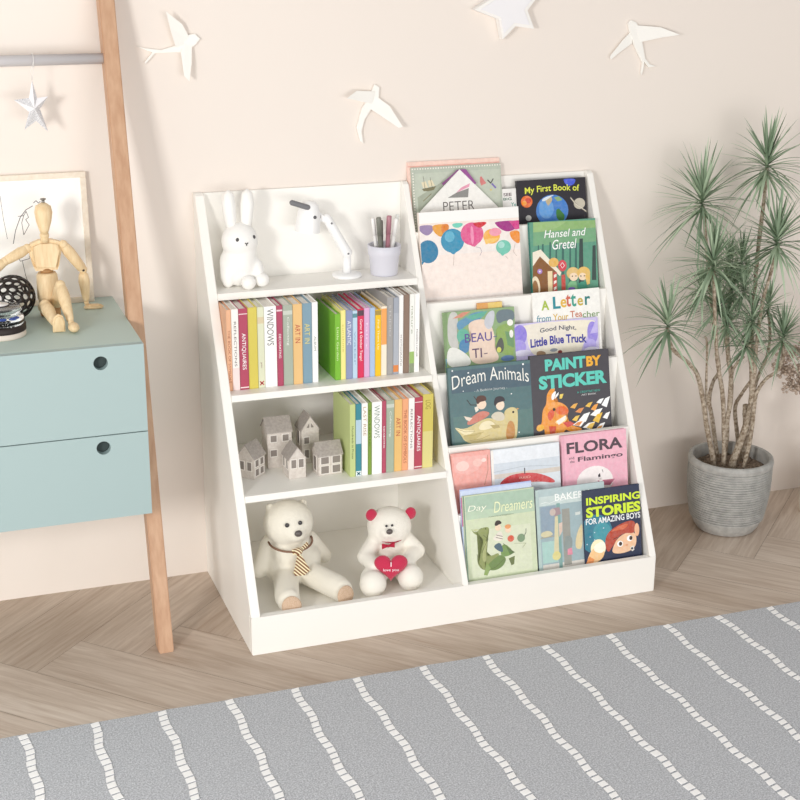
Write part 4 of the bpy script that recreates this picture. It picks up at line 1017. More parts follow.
# ---------------------------------------------------------------- toy houses
def toy_house(cx, cy, w_, d_, h, rh, ridge, rot, wins, label, over=.001, gablewin=False, cantil=0):
    t = thing('toy_house', label, 'toy house', (cx, cy, .2998), (0, 0, rot), 'grey paper toy houses on the third shelf')
    wm = mat('cfc6be', .85, 'mottle', h2='ddd6cf', s=160); rm = mat('a39b95', .9, 'mottle', h2='b5ada7', s=200); dk = mat('8d857f', .9); fr = mat('e9e4de', .8)
    mb = MB(); x, y = w_/2, d_/2
    mb.box((-x, -y, 0), (x, y, h), wm)
    if ridge == 'x': mb.prism([(-x, -y, h), (-x, y, h), (-x, 0, h+rh)], (w_, 0, 0), wm)
    else: mb.prism([(-x, -y, h), (x, -y, h), (0, -y, h+rh)], (0, d_, 0), wm)
    mb.build('walls', t)
    mb = MB(); e = .002; q = .0022
    if ridge == 'x':
        for s in (-1, 1): mb.prism([(-x-e, s*(y+e), h-e*rh/y), (-x-e, 0, h+rh+.0004), (-x-e, 0, h+rh+q), (-x-e, s*(y+e), h-e*rh/y+q)], (w_+2*e, 0, 0), rm)
    else:
        for s in (-1, 1): mb.prism([(s*(x+e), -y-e, h-e*rh/x), (0, -y-e, h+rh+.0004), (0, -y-e, h+rh+q), (s*(x+e), -y-e, h-e*rh/x+q)], (0, d_+2*e, 0), rm)
    mb.build('roof', t)
    for face, u, v, ww, wh in wins:
        mb = MB(); f_ = .0016
        def P(a, c, dd):
            return (a, -y-dd, c) if face == 'f' else (-x-dd, a, c)
        a0, a1, c0, c1 = u-ww/2, u+ww/2, v-wh/2, v+wh/2
        def bb(aa, cc, ab, cb, dd, m):
            p, q2 = P(aa, cc, 0), P(ab, cb, dd); mb.box(tuple(min(i, j) for i, j in zip(p, q2)), tuple(max(i, j) for i, j in zip(p, q2)), m)
        bb(a0, c0, a1, c1, .0003, dk)
        for r in ((a0-f_, c0-f_, a0, c1+f_), (a1, c0-f_, a1+f_, c1+f_), (a0, c0-f_, a1, c0), (a0, c1, a1, c1+f_)): bb(*r, .0011, fr)
        mb.build('window', t)
    if gablewin:
        mb = MB()
        for s in (-1, 1): mb.face([(s*.002, -y-.0006, h+.004), (s*.008, -y-.0006, h+.004), (s*.002, -y-.0006, h+.014)], dk)
        mb.build('gable_window', t)
    return t
toy_house(.056, -.196, .040, .040, .046, .026, 'x', radians(42), [('l', -.009, .027, .010, .018), ('l', .009, .027, .010, .018), ('f', -.009, .033, .012, .014), ('f', .009, .033, .012, .014), ('f', -.009, .013, .012, .014), ('f', .009, .013, .012, .014)], 'small grey toy house turned cornerwise beside the bookcase left side')
toy_house(.123, -.150, .052, .050, .080, .024, 'x', 0, [('f', -.013, .066, .013, .014), ('f', .013, .066, .013, .014), ('f', -.013, .034, .013, .014)], 'tallest grey toy house with a broad roof, back left of the group')
toy_house(.140, -.223, .036, .044, .044, .024, 'y', radians(3), [('f', -.008, .033, .0105, .018), ('f', .008, .033, .0105, .018), ('l', -.01, .03, .010, .020), ('l', .01, .03, .010, .020)], 'small grey toy house with pointed gable in front centre of the group')
toy_house(.190, -.150, .038, .040, .076, .029, 'y', radians(2), [('f', -.008, .052, .011, .014), ('f', -.008, .022, .009, .018), ('l', .0, .055, .014, .03)], 'narrow grey toy house with gable windows, back right of the group', gablewin=True)
toy_house(.2105, -.226, .052, .040, .044, .022, 'x', radians(3), [('f', -.012, .033, .017, .015), ('f', .013, .033, .017, .015), ('f', -.012, .0125, .017, .016), ('f', .013, .0125, .017, .016), ('l', -.0, .023, .016, .030)], 'low wide grey toy house with four panes beside the light green book')

# ---------------------------------------------------------------- teddy bears
def teddy(name, label, loc, blobs, eyes, nose, extra, voxel=.003, col=CREAM):
    t = thing(name, label, 'teddy bear', loc); L0 = Vector(loc); mb = MB()
    for b in blobs:
        if b[0] == 'e': mb.ell(Vector(b[1])-L0, b[2], col)
        else: mb.capsule(Vector(b[1])-L0, Vector(b[2])-L0, b[3], b[4], col)
    o = mb.build('body', t); bake(o, [('REMESH', dict(mode='VOXEL', voxel_size=voxel, use_smooth_shade=True)), ('SMOOTH', dict(factor=.7, iterations=5))])
    bk = mat('3d3a3c', .25, spec=.6)
    for c, r in eyes: mb = MB(); mb.ell(Vector(c)-L0, (r, r*.7, r), bk); mb.build('eye', t)
    mb = MB(); mb.ell(Vector(nose[0])-L0, (nose[1], nose[1]*.6, nose[1]*.85), mat('57504e', .3, spec=.6)); mb.build('nose', t)
    extra(t, L0); return t
def ex1(t, L0):
    sm = mat('c7a88c', .9, 'mottle', h2='d9c0a8', s=500)
    for c, n, r in (((.086, -.3835, .0835), Vector((-.1, -1, .25)), .0185), ((.202, -.3760, .0855), Vector((.35, -1, .18)), .0185)):
        R = Vector((0, 0, 1)).rotation_difference(n.normalized()).to_matrix(); mb = MB(); mb.ell(Vector(c)-L0, (r*1.1, r*1.1, .004), sm, rot=R); mb.build('foot_pad', t)
    tm = mat('d9b860', .8, 'tie'); mb = MB(); P = []
    for k in range(17):
        a = pi*.98+ (pi*1.04)*k/16; P.append(Vector((.121+.046*cos(a), -.252+.043*sin(a), .1675-.008*sin(-a)))-L0)
    mb.tube(P, .0022, mat('8a6a58', .8), 8); mb.build('ribbon', t)
    mb = MB(); b = Vector((.124, -.300, .1620))-L0
    mb.ell(b+Vector((0, 0, 0)), (.0105, .007, .0085), tm)
    for pts in ([(-.001, -.003, -.003), (.004, -.003, -.003), (.026, -.002, -.046), (.012, -.004, -.055), (-.008, -.004, -.053), (-.011, -.004, -.045)], [(.0, -.001, .002), (.022, .006, .016), (.026, .008, .006), (.004, -.001, -.004)], [(-.004, -.001, .004), (-.013, .001, .006), (-.010, .0, -.008), (-.002, -.002, -.004)]):
        mb.prism([b+Vector(p) for p in pts], (0, .0022, 0), tm, bev=.0007)
    mb.build('neck_tie', t)
teddy('teddy_bear', 'large cream teddy bear with striped tie seated on the lowest shelf', (.13, -.25, .0612),
    [('e', (.127, -.235, .112), (.064, .050, .052)), ('e', (.124, -.245, .142), (.049, .042, .044)), ('e', (.1180, -.250, .207), (.0530, .046, .0480)), ('e', (.123, -.282, .197), (.025, .022, .019)),
     ('e', (.083, -.236, .2390), (.0100, .007, .0105)), ('e', (.154, -.236, .2385), (.0100, .007, .0105)),
     ('c', (.105, -.270, .092), (.087, -.345, .086), .027, .026), ('c', (.155, -.265, .093), (.196, -.340, .088), .027, .026),
     ('e', (.086, -.3600, .086), (.0245, .021, .0245)), ('e', (.200, -.352, .0865), (.0240, .021, .0245)),
     ('c', (.080, -.235, .160), (.056, -.242, .104), .0175, .0175), ('c', (.168, -.232, .158), (.208, -.205, .098), .0165, .0165)],
    [((.1035, -.2942, .2205), .0048), ((.1315, -.2940, .2220), .0046)], ((.1245, -.3035, .2030), .0082), ex1)
def ex2(t, L0):
    red = mat('c4274c', .8, 'plush')
    for c in ((.2950, -.264, .2045), (.3825, -.264, .1965)):
        mb = MB(); mb.ell(Vector(c)-L0, (.0125, .008, .0135), red); mb.build('ear', t)
    mb = MB(); b = Vector((.3195, -.3030, .1475))-L0; P = []
    for k in range(15):
        a = pi*1.02+pi*.96*k/14; P.append(Vector((.334+.036*cos(a), -.262+.036*sin(a), .150+.004*abs(cos(a))))-L0)
    mb.tube(P, .0014, mat('9c2a44', .7), 8)
    for s in (-1, 1): mb.prism([b+Vector(p) for p in ((0, -.003, .0015), (s*.014, -.002, .0062), (s*.014, -.002, -.0062), (0, -.003, -.0015))], (0, .004, 0), mat('b5213f', .7), bev=.0008)
    mb.ell(b+Vector((0, -.002, 0)), (.003, .003, .003), mat('b5213f', .7)); mb.build('bow_tie', t)
    # heart cushion: part of the bear, sewn between its paws
    hc = Vector((.3105, -.346, .1165))-L0; R = Matrix.Diagonal((1.09, 1, 1.12, 1)) @ Matrix.Rotation(-.30, 4, 'Z') @ Matrix.Rotation(-.30, 4, 'X'); M = Matrix.Translation(hc) @ R
    mb = MB(); n = 40; rings = []
    for lv, (sc, dy) in enumerate(((.02, -.0100), (.35, -.0092), (.65, -.0072), (.86, -.0042), (.97, -.0012), (1, .0015), (.9, .006), (.5, .009), (.02, .01))):
        rg = []
        for k in range(n):
            a = 2*pi*k/n; hx = 16*sin(a)**3; hz = 13*cos(a)-5*cos(2*a)-2*cos(3*a)-cos(4*a)
            rg.append(mb.bm.verts.new(M @ Vector((hx/16*.0325*sc, dy, (hz+2)/15*.0262*sc))))
        rings.append(rg)
    F = []
    for a, b2 in zip(rings, rings[1:]):
        for k in range(n): F.append(mb.bm.faces.new((a[k], a[(k+1) % n], b2[(k+1) % n], b2[k])))
    F.append(mb.bm.faces.new(rings[0])); F.append(mb.bm.faces.new(rings[-1][::-1]))
    mb.fin(F, mat('c8234c', .6, 'plush'), True); h = mb.build('heart_cushion', t)
    mb = MB(); wt = mat('f6dfe4', .5)
    put_text(mb, 'I', wt, lambda u, v: M @ Vector((-.0010+.002*u, -.0106, .0035+.0085*v)))
    put_text(mb, 'love you', wt, lambda u, v: M @ Vector((-.015+.030*u, -.0108+.0022*abs(2*u-1)**2*0, -.0065+.0065*v)), bold=.01)
    o = mb.build('lettering', h)
teddy('teddy_bear', 'smaller white teddy bear with red ears holding a red heart', (.335, -.26, .0612),
    [('e', (.338, -.250, .106), (.046, .042, .046)), ('e', (.3365, -.255, .130), (.038, .036, .03)), ('e', (.3355, -.262, .1725), (.0480, .041, .0430)), ('e', (.3240, -.292, .173), (.020, .014, .015)),
     ('c', (.315, -.280, .090), (.275, -.330, .090), .024, .026), ('c', (.355, -.280, .090), (.354, -.330, .089), .024, .026),
     ('e', (.269, -.352, .0895), (.0285, .027, .0285)), ('e', (.3535, -.347, .089), (.0275, .027, .0280)),
     ('e', (.2955, -.258, .203), (.013, .008, .0135)), ('e', (.3815, -.258, .195), (.013, .008, .0135)),
     ('c', (.302, -.262, .142), (.275, -.285, .120), .0175, .018), ('c', (.275, -.285, .120), (.284, -.322, .115), .017, .0150),
     ('c', (.372, -.262, .140), (.390, -.285, .118), .0175, .018), ('c', (.390, -.285, .118), (.352, -.322, .114), .0170, .0150)],
    [((.3160, -.3005, .1915), .0028), ((.3285, -.3010, .1915), .0028)], ((.3205, -.3075, .1810), .0072), ex2, voxel=.0028, col=mat('f7f3e9', .85, 'plush'))

# ---------------------------------------------------------------- wall decorations
def bird(name, label, body, wings, lift):
    zc = sum(p[1] for p in body)/len(body); xc = sum(p[0] for p in body)/len(body)
    t = thing(name, label, 'wall decoration', (xc, 0, zc), group=None); m = mat('f7f5f0', .45)
    mb = MB(); mb.prism([(x-xc, -.008, z-zc) for x, z in body], (0, .0078, 0), m, bev=.0012); mb.build('body', t)
    for (root, pts), lf in zip(wings, lift):
        mb = MB(); r = Vector(root); dmax = max((Vector(p)-r).length for p in pts)
        a = []; b = []
        for p in pts:
            d = (Vector(p)-r).length/dmax; y = -.004-lf*d
            a.append((p[0]-xc, y-.0012, p[1]-zc)); b.append((p[0]-xc, y, p[1]-zc))
        va = [mb.bm.verts.new(p) for p in a]; vb = [mb.bm.verts.new(p) for p in b]; F = [mb.bm.faces.new(va), mb.bm.faces.new(vb[::-1])]
        for i in range(len(a)): F.append(mb.bm.faces.new((va[i], va[i-1], vb[i-1], vb[i])))
        mb.fin(F, m); mb.build('wing', t)
bird('swallow_ornament', 'white paper swallow flying right on the wall nearest the ladder', [(-0.106, 1.1531), (-0.089, 1.1491), (-0.057, 1.1447), (-0.0296, 1.152), (-0.0035, 1.1724), (0.0116, 1.1745), (0.0213, 1.1646), (0.0134, 1.1551), (0.0031, 1.1475), (-0.0149, 1.1388), (-0.0273, 1.1400), (-0.0697, 1.139), (-0.0892, 1.119), (-0.0916, 1.1215), (-0.0751, 1.1403)],
     [((-.005, 1.158), [(-0.0482, 1.2198), (-0.0151, 1.1943), (-0.0023, 1.1712), (-.003, 1.156), (-0.0292, 1.1501), (-0.0381, 1.1803)]), ((-.005, 1.155), [(0.0041, 1.1535), (0.0007, 1.119), (-0.007, 1.0849), (-0.0167, 1.095), (-0.0195, 1.1415), (-.01, 1.16)])], (.020, .020))
bird('swallow_ornament', 'white paper swallow flying upward above the bookcase left half', [(0.3878, 1.0636), (0.3982, 1.0575), (0.3968, 1.0362), (0.3806, 1.0135), (0.3652, 0.9906), (0.3589, 0.9675), (0.3627, 0.942), (0.3553, 0.9479), (0.3486, 0.9757), (0.3597, 1.0141), (0.3776, 1.0407)],
     [((.385, 1.03), [(0.39, 1.0404), (0.4193, 1.0179), (0.4448, 0.9756), (0.4363, 0.9735), (0.3776, 1.0135)]), ((.388, 1.035), [(0.3877, 1.0494), (0.3446, 1.0531), (0.3205, 1.0391), (0.3446, 1.0333), (0.38, 1.0236)])], (.018, .020))
bird('swallow_ornament', 'white paper swallow on the wall above the green plant side, rightmost', [(0.9811, 1.183), (0.9939, 1.178), (1.0031, 1.1658), (1.0103, 1.1415), (1.0217, 1.0998), (1.034, 1.0868), (1.0498, 1.0819), (1.0315, 1.0799), (1.0203, 1.0925), (1.019, 1.0778), (1.0158, 1.0632), (1.014, 1.0682), (1.0157, 1.0902), (0.9916, 1.1298), (0.9801, 1.1566), (0.9746, 1.1759)],
     [((.995, 1.155), [(.992, 1.172), (1.0506, 1.1672), (1.0971, 1.1505), (1.0578, 1.1453), (1.0051, 1.1354)]), ((.99, 1.15), [(0.9851, 1.1606), (0.9631, 1.1401), (0.9333, 1.107), (0.9352, 1.0997), (0.9591, 1.116), (0.9874, 1.1334)])], (.016, .004))
def puffy_star():
    c = Vector((.676, 1.216)); P = [(0.6035, 1.2119), (0.6500, 1.2390), (0.6689, 1.2882), (0.7000, 1.2440), (0.7536, 1.2443), (0.7250, 1.2090), (0.742, 1.1707), (0.6982, 1.1766), (0.6699, 1.1501), (0.6599, 1.1917)]
    t = thing('star_ornament', 'white raised star box on the wall at the top edge', 'wall decoration', (c.x, 0, c.y)); m = mat('f3f1ee', .5)
    mb = MB(); mb.prism([(x-c.x, -.022, z-c.y) for x, z in P], (0, .0218, 0), m, bev=.001); mb.build('rim', t)
    mb = MB(); mb.prism([((x-c.x)*.82, -.0245, (z-c.y)*.82) for x, z in P], (0, .0024, 0), mat('eeedf0', .45), bev=.0008); mb.build('front_panel', t)
puffy_star()
# ---------------------------------------------------------------- ladder desk: leaning rails, rod, cabinet
def ladder():
    t = thing('ladder_frame', 'pale wooden ladder frame leaning on the wall beside the mint cabinet', 'ladder shelf frame', (-.162, -.325, 0)); m = mat('bb9274', .5, 'wood', h2='cda88a', grain=(30, 30, 2)); L0 = Vector((-.162, -.325, 0))
    yf = lambda z: -.341+.2331*z
    for x in (-.1775, -.8075):
        mb = MB(); zt = 1.29; mb.prism([Vector((x, yf(0), 0))-L0, Vector((x, yf(0)+.038, 0))-L0, Vector((x-.003, yf(zt)+.038, zt))-L0, Vector((x-.003, yf(zt), zt))-L0], (.030, 0, 0), m, bev=.0018); mb.build('rail', t)
    mb = MB(); mb.tube([Vector((-.776, -.0595, 1.137))-L0, Vector((-.1785, -.0595, 1.137))-L0], .0104, mat('cfccce', .35, spec=.5), 24); mb.build('rod', t)
ladder()
def cabinet():
    x0, x1, y0, y1, z0, z1 = -.7765, -.1798, -.357, -.0005, .312, .652
    t = thing('cabinet', 'mint blue wall cabinet with two drawers and round finger holes', 'cabinet', (x0, 0, z0)); L0 = Vector((x0, 0, z0))
    top = mat('bccfc9', .5, 'paint'); m = mat('a5b9b9', .45, 'paint'); dk = mat('3f4a4a', .8)
    mb = MB(); bx = lambda a, b, mm, be=.001: mb.box(Vector(a)-L0, Vector(b)-L0, mm, be)
    bx((x0, y0+.0165, z0), (x0+.012, y1, z1-.012), m); bx((x1-.012, y0+.0165, z0), (x1, y1, z1-.012), m); bx((x0+.012, y0+.0165, z0), (x1-.012, y1, z0+.012), m); bx((x0+.012, y1-.006, z0+.012), (x1-.012, y1, z1-.012), dk)
    mb.build('carcass', t)
    mb = MB(); bx((x0, y0+.0153, z1-.0115), (x1, y1, z1), top, .0008); mb.build('cabinet_top', t)
    for za, zb, hz in ((.4815, .6516, .6215), (.3125, .4795, .456)):
        dr = None; mb = MB(); bm = mb.bm; hs = [(-.2600 if za > .4 else -.2640), -.693]
        edges = []
        def loop(pts):
            vs = [bm.verts.new(p) for p in pts]; return [bm.edges.new((vs[i], vs[(i+1) % len(vs)])) for i in range(len(vs))]
        edges += loop([Vector((a, y0, c))-L0 for a, c in ((x0, za), (x1, za), (x1, zb), (x0, zb))])
        for hx in hs: edges += loop([Vector((hx+.0132*cos(k*pi/16), y0, hz+.0132*sin(k*pi/16)))-L0 for k in range(32)])
        r = bmesh.ops.triangle_fill(bm, use_beauty=True, edges=edges); F = [g for g in r['geom'] if isinstance(g, bmesh.types.BMFace)]
        ex = bmesh.ops.extrude_face_region(bm, geom=F); bmesh.ops.translate(bm, verts=[v for v in ex['geom'] if isinstance(v, bmesh.types.BMVert)], vec=(0, .015, 0))
        mb.fin(bm.faces, m); dr = mb.build('drawer', t)
        mb = MB()
        bx((x0+.016, y0+.0152, za+.012), (x1-.016, y0+.022, zb-.012), dk, 0)  # dark sheet behind the finger holes, its colour stands for interior shade
        mb.build('drawer_box', dr)
cabinet()
def framed_print():
    x1 = -.2205; w_ = .40; h = .262; lean = .075
    t = thing('framed_picture', 'pale wooden framed line drawing leaning on the wall on the cabinet', 'picture', (x1-w_, -.0325, .6523), (-lean, 0, 0))
    m = mat('e3d6c4', .5, 'wood', h2='eee5d6', grain=(30, 30, 30)); b = .011; mb = MB()
    for a, c in (((0, 0, 0), (w_, .013, b)), ((0, 0, h-b), (w_, .013, h)), ((0, 0, b), (b, .013, h-b)), ((w_-b, 0, b), (w_, .013, h-b))): mb.box(a, c, m, .0008)
    mb.build('frame', t)
    mb = MB(); mb.box((b, .005, b), (w_-b, .011, h-b), mat('fbfaf8', .6))
    ink = mat('4a4650', .6)
    def ln(pts, wd=.0009):
        for (ax, az), (bx, bz) in zip(pts, pts[1:]):
            d = Vector((bx-ax, bz-az)).normalized(); n = Vector((-d.y, d.x))*wd/2; e = d*wd*.3; y = .0048
            mb.face([(ax-e.x+n.x, y, az-e.y+n.y), (ax-e.x-n.x, y, az-e.y-n.y), (bx+e.x-n.x, y, bz+e.y-n.y), (bx+e.x+n.x, y, bz+e.y+n.y)], ink)
    X = lambda x: x-(x1-w_); Z = lambda z: z-.6523
    ln([(X(-.388), Z(.875)), (X(-.3855), Z(.83)), (X(-.381), Z(.79))], .0007)
    ln([(X(-.3705), Z(.780)), (X(-.364), Z(.806)), (X(-.353), Z(.831)), (X(-.341), Z(.845)), (X(-.3275), Z(.852))], .0012)
    ln([(X(-.357), Z(.833)), (X(-.346), Z(.834)), (X(-.341), Z(.842)), (X(-.337), Z(.83)), (X(-.343), Z(.826)), (X(-.337), Z(.815)), (X(-.349), Z(.796)), (X(-.351), Z(.82)), (X(-.346), Z(.834))], .0010)
    ln([(X(-.366), Z(.766)), (X(-.353), Z(.771)), (X(-.338), Z(.768)), (X(-.342), Z(.748)), (X(-.360), Z(.744)), (X(-.366), Z(.766))], .0010)
    ln([(X(-.356), Z(.744)), (X(-.352), Z(.715)), (X(-.346), Z(.69))], .0009); ln([(X(-.34), Z(.752)), (X(-.330), Z(.753)), (X(-.332), Z(.748)), (X(-.338), Z(.749))], .0012)
    ln([(X(-.325), Z(.858)), (X(-.320), Z(.862)), (X(-.316), Z(.857)), (X(-.312), Z(.860))], .0012)
    mb.build('drawing', t)
framed_print()
def mannequin():
    t = thing('wooden_mannequin', 'jointed wooden artist mannequin sitting on the mint cabinet', 'mannequin', (-.32, -.105, .652)); L0 = Vector((-.32, -.105, .652))
    m = mat('e0c397', .45, 'wood', h2='efd9b2', grain=(60, 60, 8)); dk = mat('a87f52', .5); V = lambda *p: Vector(p)-L0
    def part(n, fn): mb = MB(); fn(mb); mb.build(n, t)
    R8 = Matrix.Rotation(radians(6), 3, 'Y')
    part('head', lambda b: (b.tube([V(-.3185, -.108, .814), V(-.3183, -.108, .822), V(-.3178, -.106, .838), V(-.317, -.104, .856), V(-.3165, -.103, .868), V(-.3162, -.103, .8745)], [.0065, .0095, .0145, .0172, .0145, .004], m, 20)))
    part('peg', lambda b: (b.tube([V(-.3162, -.103, .872), V(-.3158, -.103, .880)], .003, mat('8f8c88', .4, 'metal'), 8), b.ell(V(-.3158, -.103, .881), (.006, .006, .002), mat('8f8c88', .4, 'metal'))))
    part('neck', lambda b: (b.tube([V(-.3185, -.105, .798), V(-.3185, -.106, .816)], [.0085, .007], m, 16), b.ell(V(-.3185, -.106, .811), .009, m)))
    def torso(b):
        b.prism([V(-.346, -.114, .796), V(-.350, -.114, .780), V(-.344, -.119, .752), V(-.340, -.119, .743), V(-.299, -.119, .743), V(-.295, -.119, .752), V(-.288, -.114, .780), V(-.290, -.114, .797), V(-.306, -.113, .802), V(-.330, -.113, .802)], (0, .026, 0), m, bev=.006)
    part('torso', torso)
    part('waist', lambda b: b.ell(V(-.319, -.105, .741), (.0125, .011, .008), dk))
    part('pelvis', lambda b: (b.tube([V(-.319, -.105, .738), V(-.319, -.105, .733), V(-.3185, -.106, .712), V(-.318, -.108, .690), V(-.318, -.110, .678), V(-.318, -.110, .670)], [.017, .0200, .0215, .0225, .019, .008], m, 20)))
    part('hip_block', lambda b: b.box(V(-.337, -.119, .6523), V(-.298, -.095, .676), mat('b98c5c', .5), .004))
    def limb(n, a, c, ra, rb): part(n, lambda b: b.tube([a+(c-a)*k for k in (0, .08, .3, .7, .93, 1)], [ra*.6, ra*.92, ra*1.12, (ra+rb)/2*1.05, rb, rb*.6], m, 16))
    def ball(a, r): part('joint', lambda b: b.ell(a, r, m))
    shL, shR = V(-.352, -.104, .787), V(-.284, -.104, .790)
    elL, elR = V(-.397, -.118, .768), V(-.2475, -.092, .735)
    wrL, wrR = V(-.445, -.130, .742), V(-.2435, -.082, .668)
    limb('upper_arm', shL, elL, .0095, .0085); limb('upper_arm', shR, elR, .0105, .0095); ball(shL, .0092); ball(shR, .0092); ball(elL, .0085); ball(elR, .0085)
    limb('forearm', elL, wrL, .0095, .006); limb('forearm', elR+Vector((.0, 0, -.006)), wrR, .0100, .0065)
    part('screw', lambda b: b.ell(elR+Vector((0, -.0085, 0)), (.0024, .0015, .0024), mat('3a302a', .5)))
    ball(wrR+Vector((0, 0, -.004)), .005)
    part('hand', lambda b: b.prism([V(-.2505, -.090, .6525), V(-.214, -.094, .6525), V(-.211, -.088, .6525), V(-.220, -.078, .6525), V(-.245, -.074, .6525)], (0, 0, .008), m, bev=.0025))
    part('hand', lambda b: b.capsule(wrL, wrL+Vector((-.022, -.004, -.012)), .006, .0035, m))
    hL, kL, aL = V(-.330, -.122, .671), V(-.333, -.172, .691), V(-.322, -.228, .666)
    hR, kR, aR = V(-.306, -.122, .675), V(-.3015, -.166, .7255), V(-.293, -.226, .667)
    limb('thigh', hL, kL, .0115, .0105); limb('thigh', hR, kR, .0115, .0105); ball(kL, .0098); ball(kR, .0098)
    limb('shin', kL, aL, .0115, .0075); limb('shin', kR, aR, .0110, .0068); ball(aL, .006); ball(aR, .006)
    part('foot', lambda b: b.prism([V(-.3285, -.238, .6525), V(-.3055, -.238, .6525), V(-.3055, -.240, .672), V(-.309, -.242, .684), V(-.317, -.243, .6885), V(-.325, -.242, .683), V(-.3285, -.240, .672)], (0, .009, .0005), m, bev=.003))
    part('foot', lambda b: (b.ell(V(-.2905, -.242, .6615), (.0105, .018, .009), m)))
mannequin()
def holed_ball():
    t = thing('decorative_ball', 'black openwork ball full of round holes on the cabinet', 'ornament', (-.388, -.117, .6525)); R_ = .0435
    bm = bmesh.new(); bmesh.ops.create_icosphere(bm, subdivisions=1, radius=1); bmesh.ops.subdivide_edges(bm, edges=bm.edges[:], cuts=2, use_grid_fill=True)
    for v in bm.verts: v.co.normalize()
    bm.normal_update(); mb = MB(); k = mat('2b2422', .4); fc = {f: f.calc_center_median().normalized() for f in bm.faces}
    for v in bm.verts:
        cs = [fc[f] for f in v.link_faces]; n = v.co; u = n.orthogonal().normalized(); w2 = n.cross(u)
        cs.sort(key=lambda p: atan2(p.dot(w2), p.dot(u))); m_ = len(cs); outer = []; 
        if m_ < 3: continue
        for i in range(m_):
            a, b = cs[i], cs[(i+1) % m_]
            for q in range(3): outer.append(a.lerp(b, q/3).normalized())
        inner = []
        for p in outer:
            d = (p-n*p.dot(n)).normalized(); inner.append((n*cos(.166)+d*sin(.166)).normalized())
        for ra, rb, sg in ((1, 1, 0), (.93, .93, 1)):
            vo = [mb.bm.verts.new(p*R_*ra) for p in outer]; vi = [mb.bm.verts.new(p*R_*ra) for p in inner]
            mb.fin([mb.bm.faces.new((vo[i], vo[(i+1) % len(vo)], vi[(i+1) % len(vo)], vi[i])) for i in range(len(vo))], k, True)
            if sg == 0: keep = vi
        mb.fin([mb.bm.faces.new((keep[i], keep[(i+1) % len(keep)], vi[(i+1) % len(keep)], vi[i])) for i in range(len(keep))], k)
    bm.free(); bmesh.ops.remove_doubles(mb.bm, verts=mb.bm.verts, dist=.00004); bmesh.ops.translate(mb.bm, verts=mb.bm.verts, vec=(0, 0, R_)); mb.build('lattice_shell', t)
holed_ball()
def glass_jar():
    t = thing('glass_jar', 'clear glass jar with black band on a beige base at cabinet left', 'jar', (-.421, -.222, .6522))
    mb = MB(); mb.lathe([(0, 0), (.044, 0), (.045, .002), (.045, .011), (0, .011)], mat('e3d8cc', .6), seg=48); mb.build('base', t)
    mb = MB(); mb.lathe([(0, .0112), (.0452, .0112), (.0456, .0125), (.0456, .0225), (.044, .0235), (0, .0235)], mat('2c2321', .5), seg=48); mb.build('band', t)
    mb = MB(); mb.lathe([(0, .0237), (.042, .0237), (.0435, .028), (.0425, .036), (.036, .041), (.0365, .045), (.040, .049), (.038, .055), (.028, .058), (0, .0585)], mat('f4f8fb', .03, 'glass'), seg=48); mb.build('glass_body', t)
    mb = MB(); bl = mat('3d5fc0', .3); rr = random.Random(5)
    for i in range(5): a = rr.random()*6; mb.ell((cos(a)*.022, -.012+sin(a)*.012, .030+rr.random()*.005), (.007, .005, .003), bl)
    mb.build('blue_pebbles', t)
    mb = MB(); mb.lathe([(0, .0588), (.019, .0588), (.019, .0594), (0, .0594)], mat('3a3638', .4), seg=32); mb.lathe([(0, .0595), (.0165, .0595), (.0165, .0599), (0, .0599)], mat('f2f0ee', .5), seg=32); mb.build('round_label', t)
glass_jar()
def hanging_star():
    t = thing('star_ornament', 'glittery silver star hanging from the grey rod by white thread', 'hanging ornament', (-.3122, -.0595, 1.1497)); L0 = Vector((-.3122, -.0595, 1.1497))
    O = [(-0.3157, 1.1006), (-0.3088, 1.0667), (-0.288, 1.0689), (-0.3047, 1.0458), (-0.2919, 1.0016), (-0.3138, 1.0235), (-0.3365, 1.0074), (-0.3256, 1.041), (-0.3516, 1.0645), (-0.3237, 1.0672)]
    c = (-.3155, 1.048); mb = MB(); a, b = mat('d9d8da', .4, 'sparkle'), mat('eeedf0', .5)
    vf = mb.bm.verts.new(Vector((c[0], -.0595-.009, c[1]))-L0); vb = mb.bm.verts.new(Vector((c[0], -.0595+.009, c[1]))-L0)
    vs = [mb.bm.verts.new(Vector((x, -.0595, z))-L0) for x, z in O]
    for i in range(10):
        q = a if i % 2 == 0 or i in (3, 5) else b
        mb.fin([mb.bm.faces.new((vf, vs[i], vs[(i+1) % 10]))], q); mb.fin([mb.bm.faces.new((vb, vs[(i+1) % 10], vs[i]))], b)
    mb.build('star', t)
    mb = MB(); top = []
    for k in range(13): q = -.35+(2*pi-.0)*k/12; top.append(Vector((-.3122+.0006*k/12, -.0595+.0133*sin(q), 1.137+.0133*cos(q)))-L0)
    mb.tube(top, .0006, mat('f2f0ee', .6), 5); mb.tube([Vector((-.3125, -.0727, 1.135))-L0, Vector((-.3172, -.062, 1.118))-L0, Vector((-.3157, -.0595, 1.1000))-L0], .0005, mat('f2f0ee', .6), 5)
    mb.tube([Vector((-.3118, -.0463, 1.135))-L0, Vector((-.3110, -.056, 1.118))-L0, Vector((-.3157, -.0595, 1.1000))-L0], .0005, mat('f2f0ee', .6), 5); mb.build('thread', t)
hanging_star()

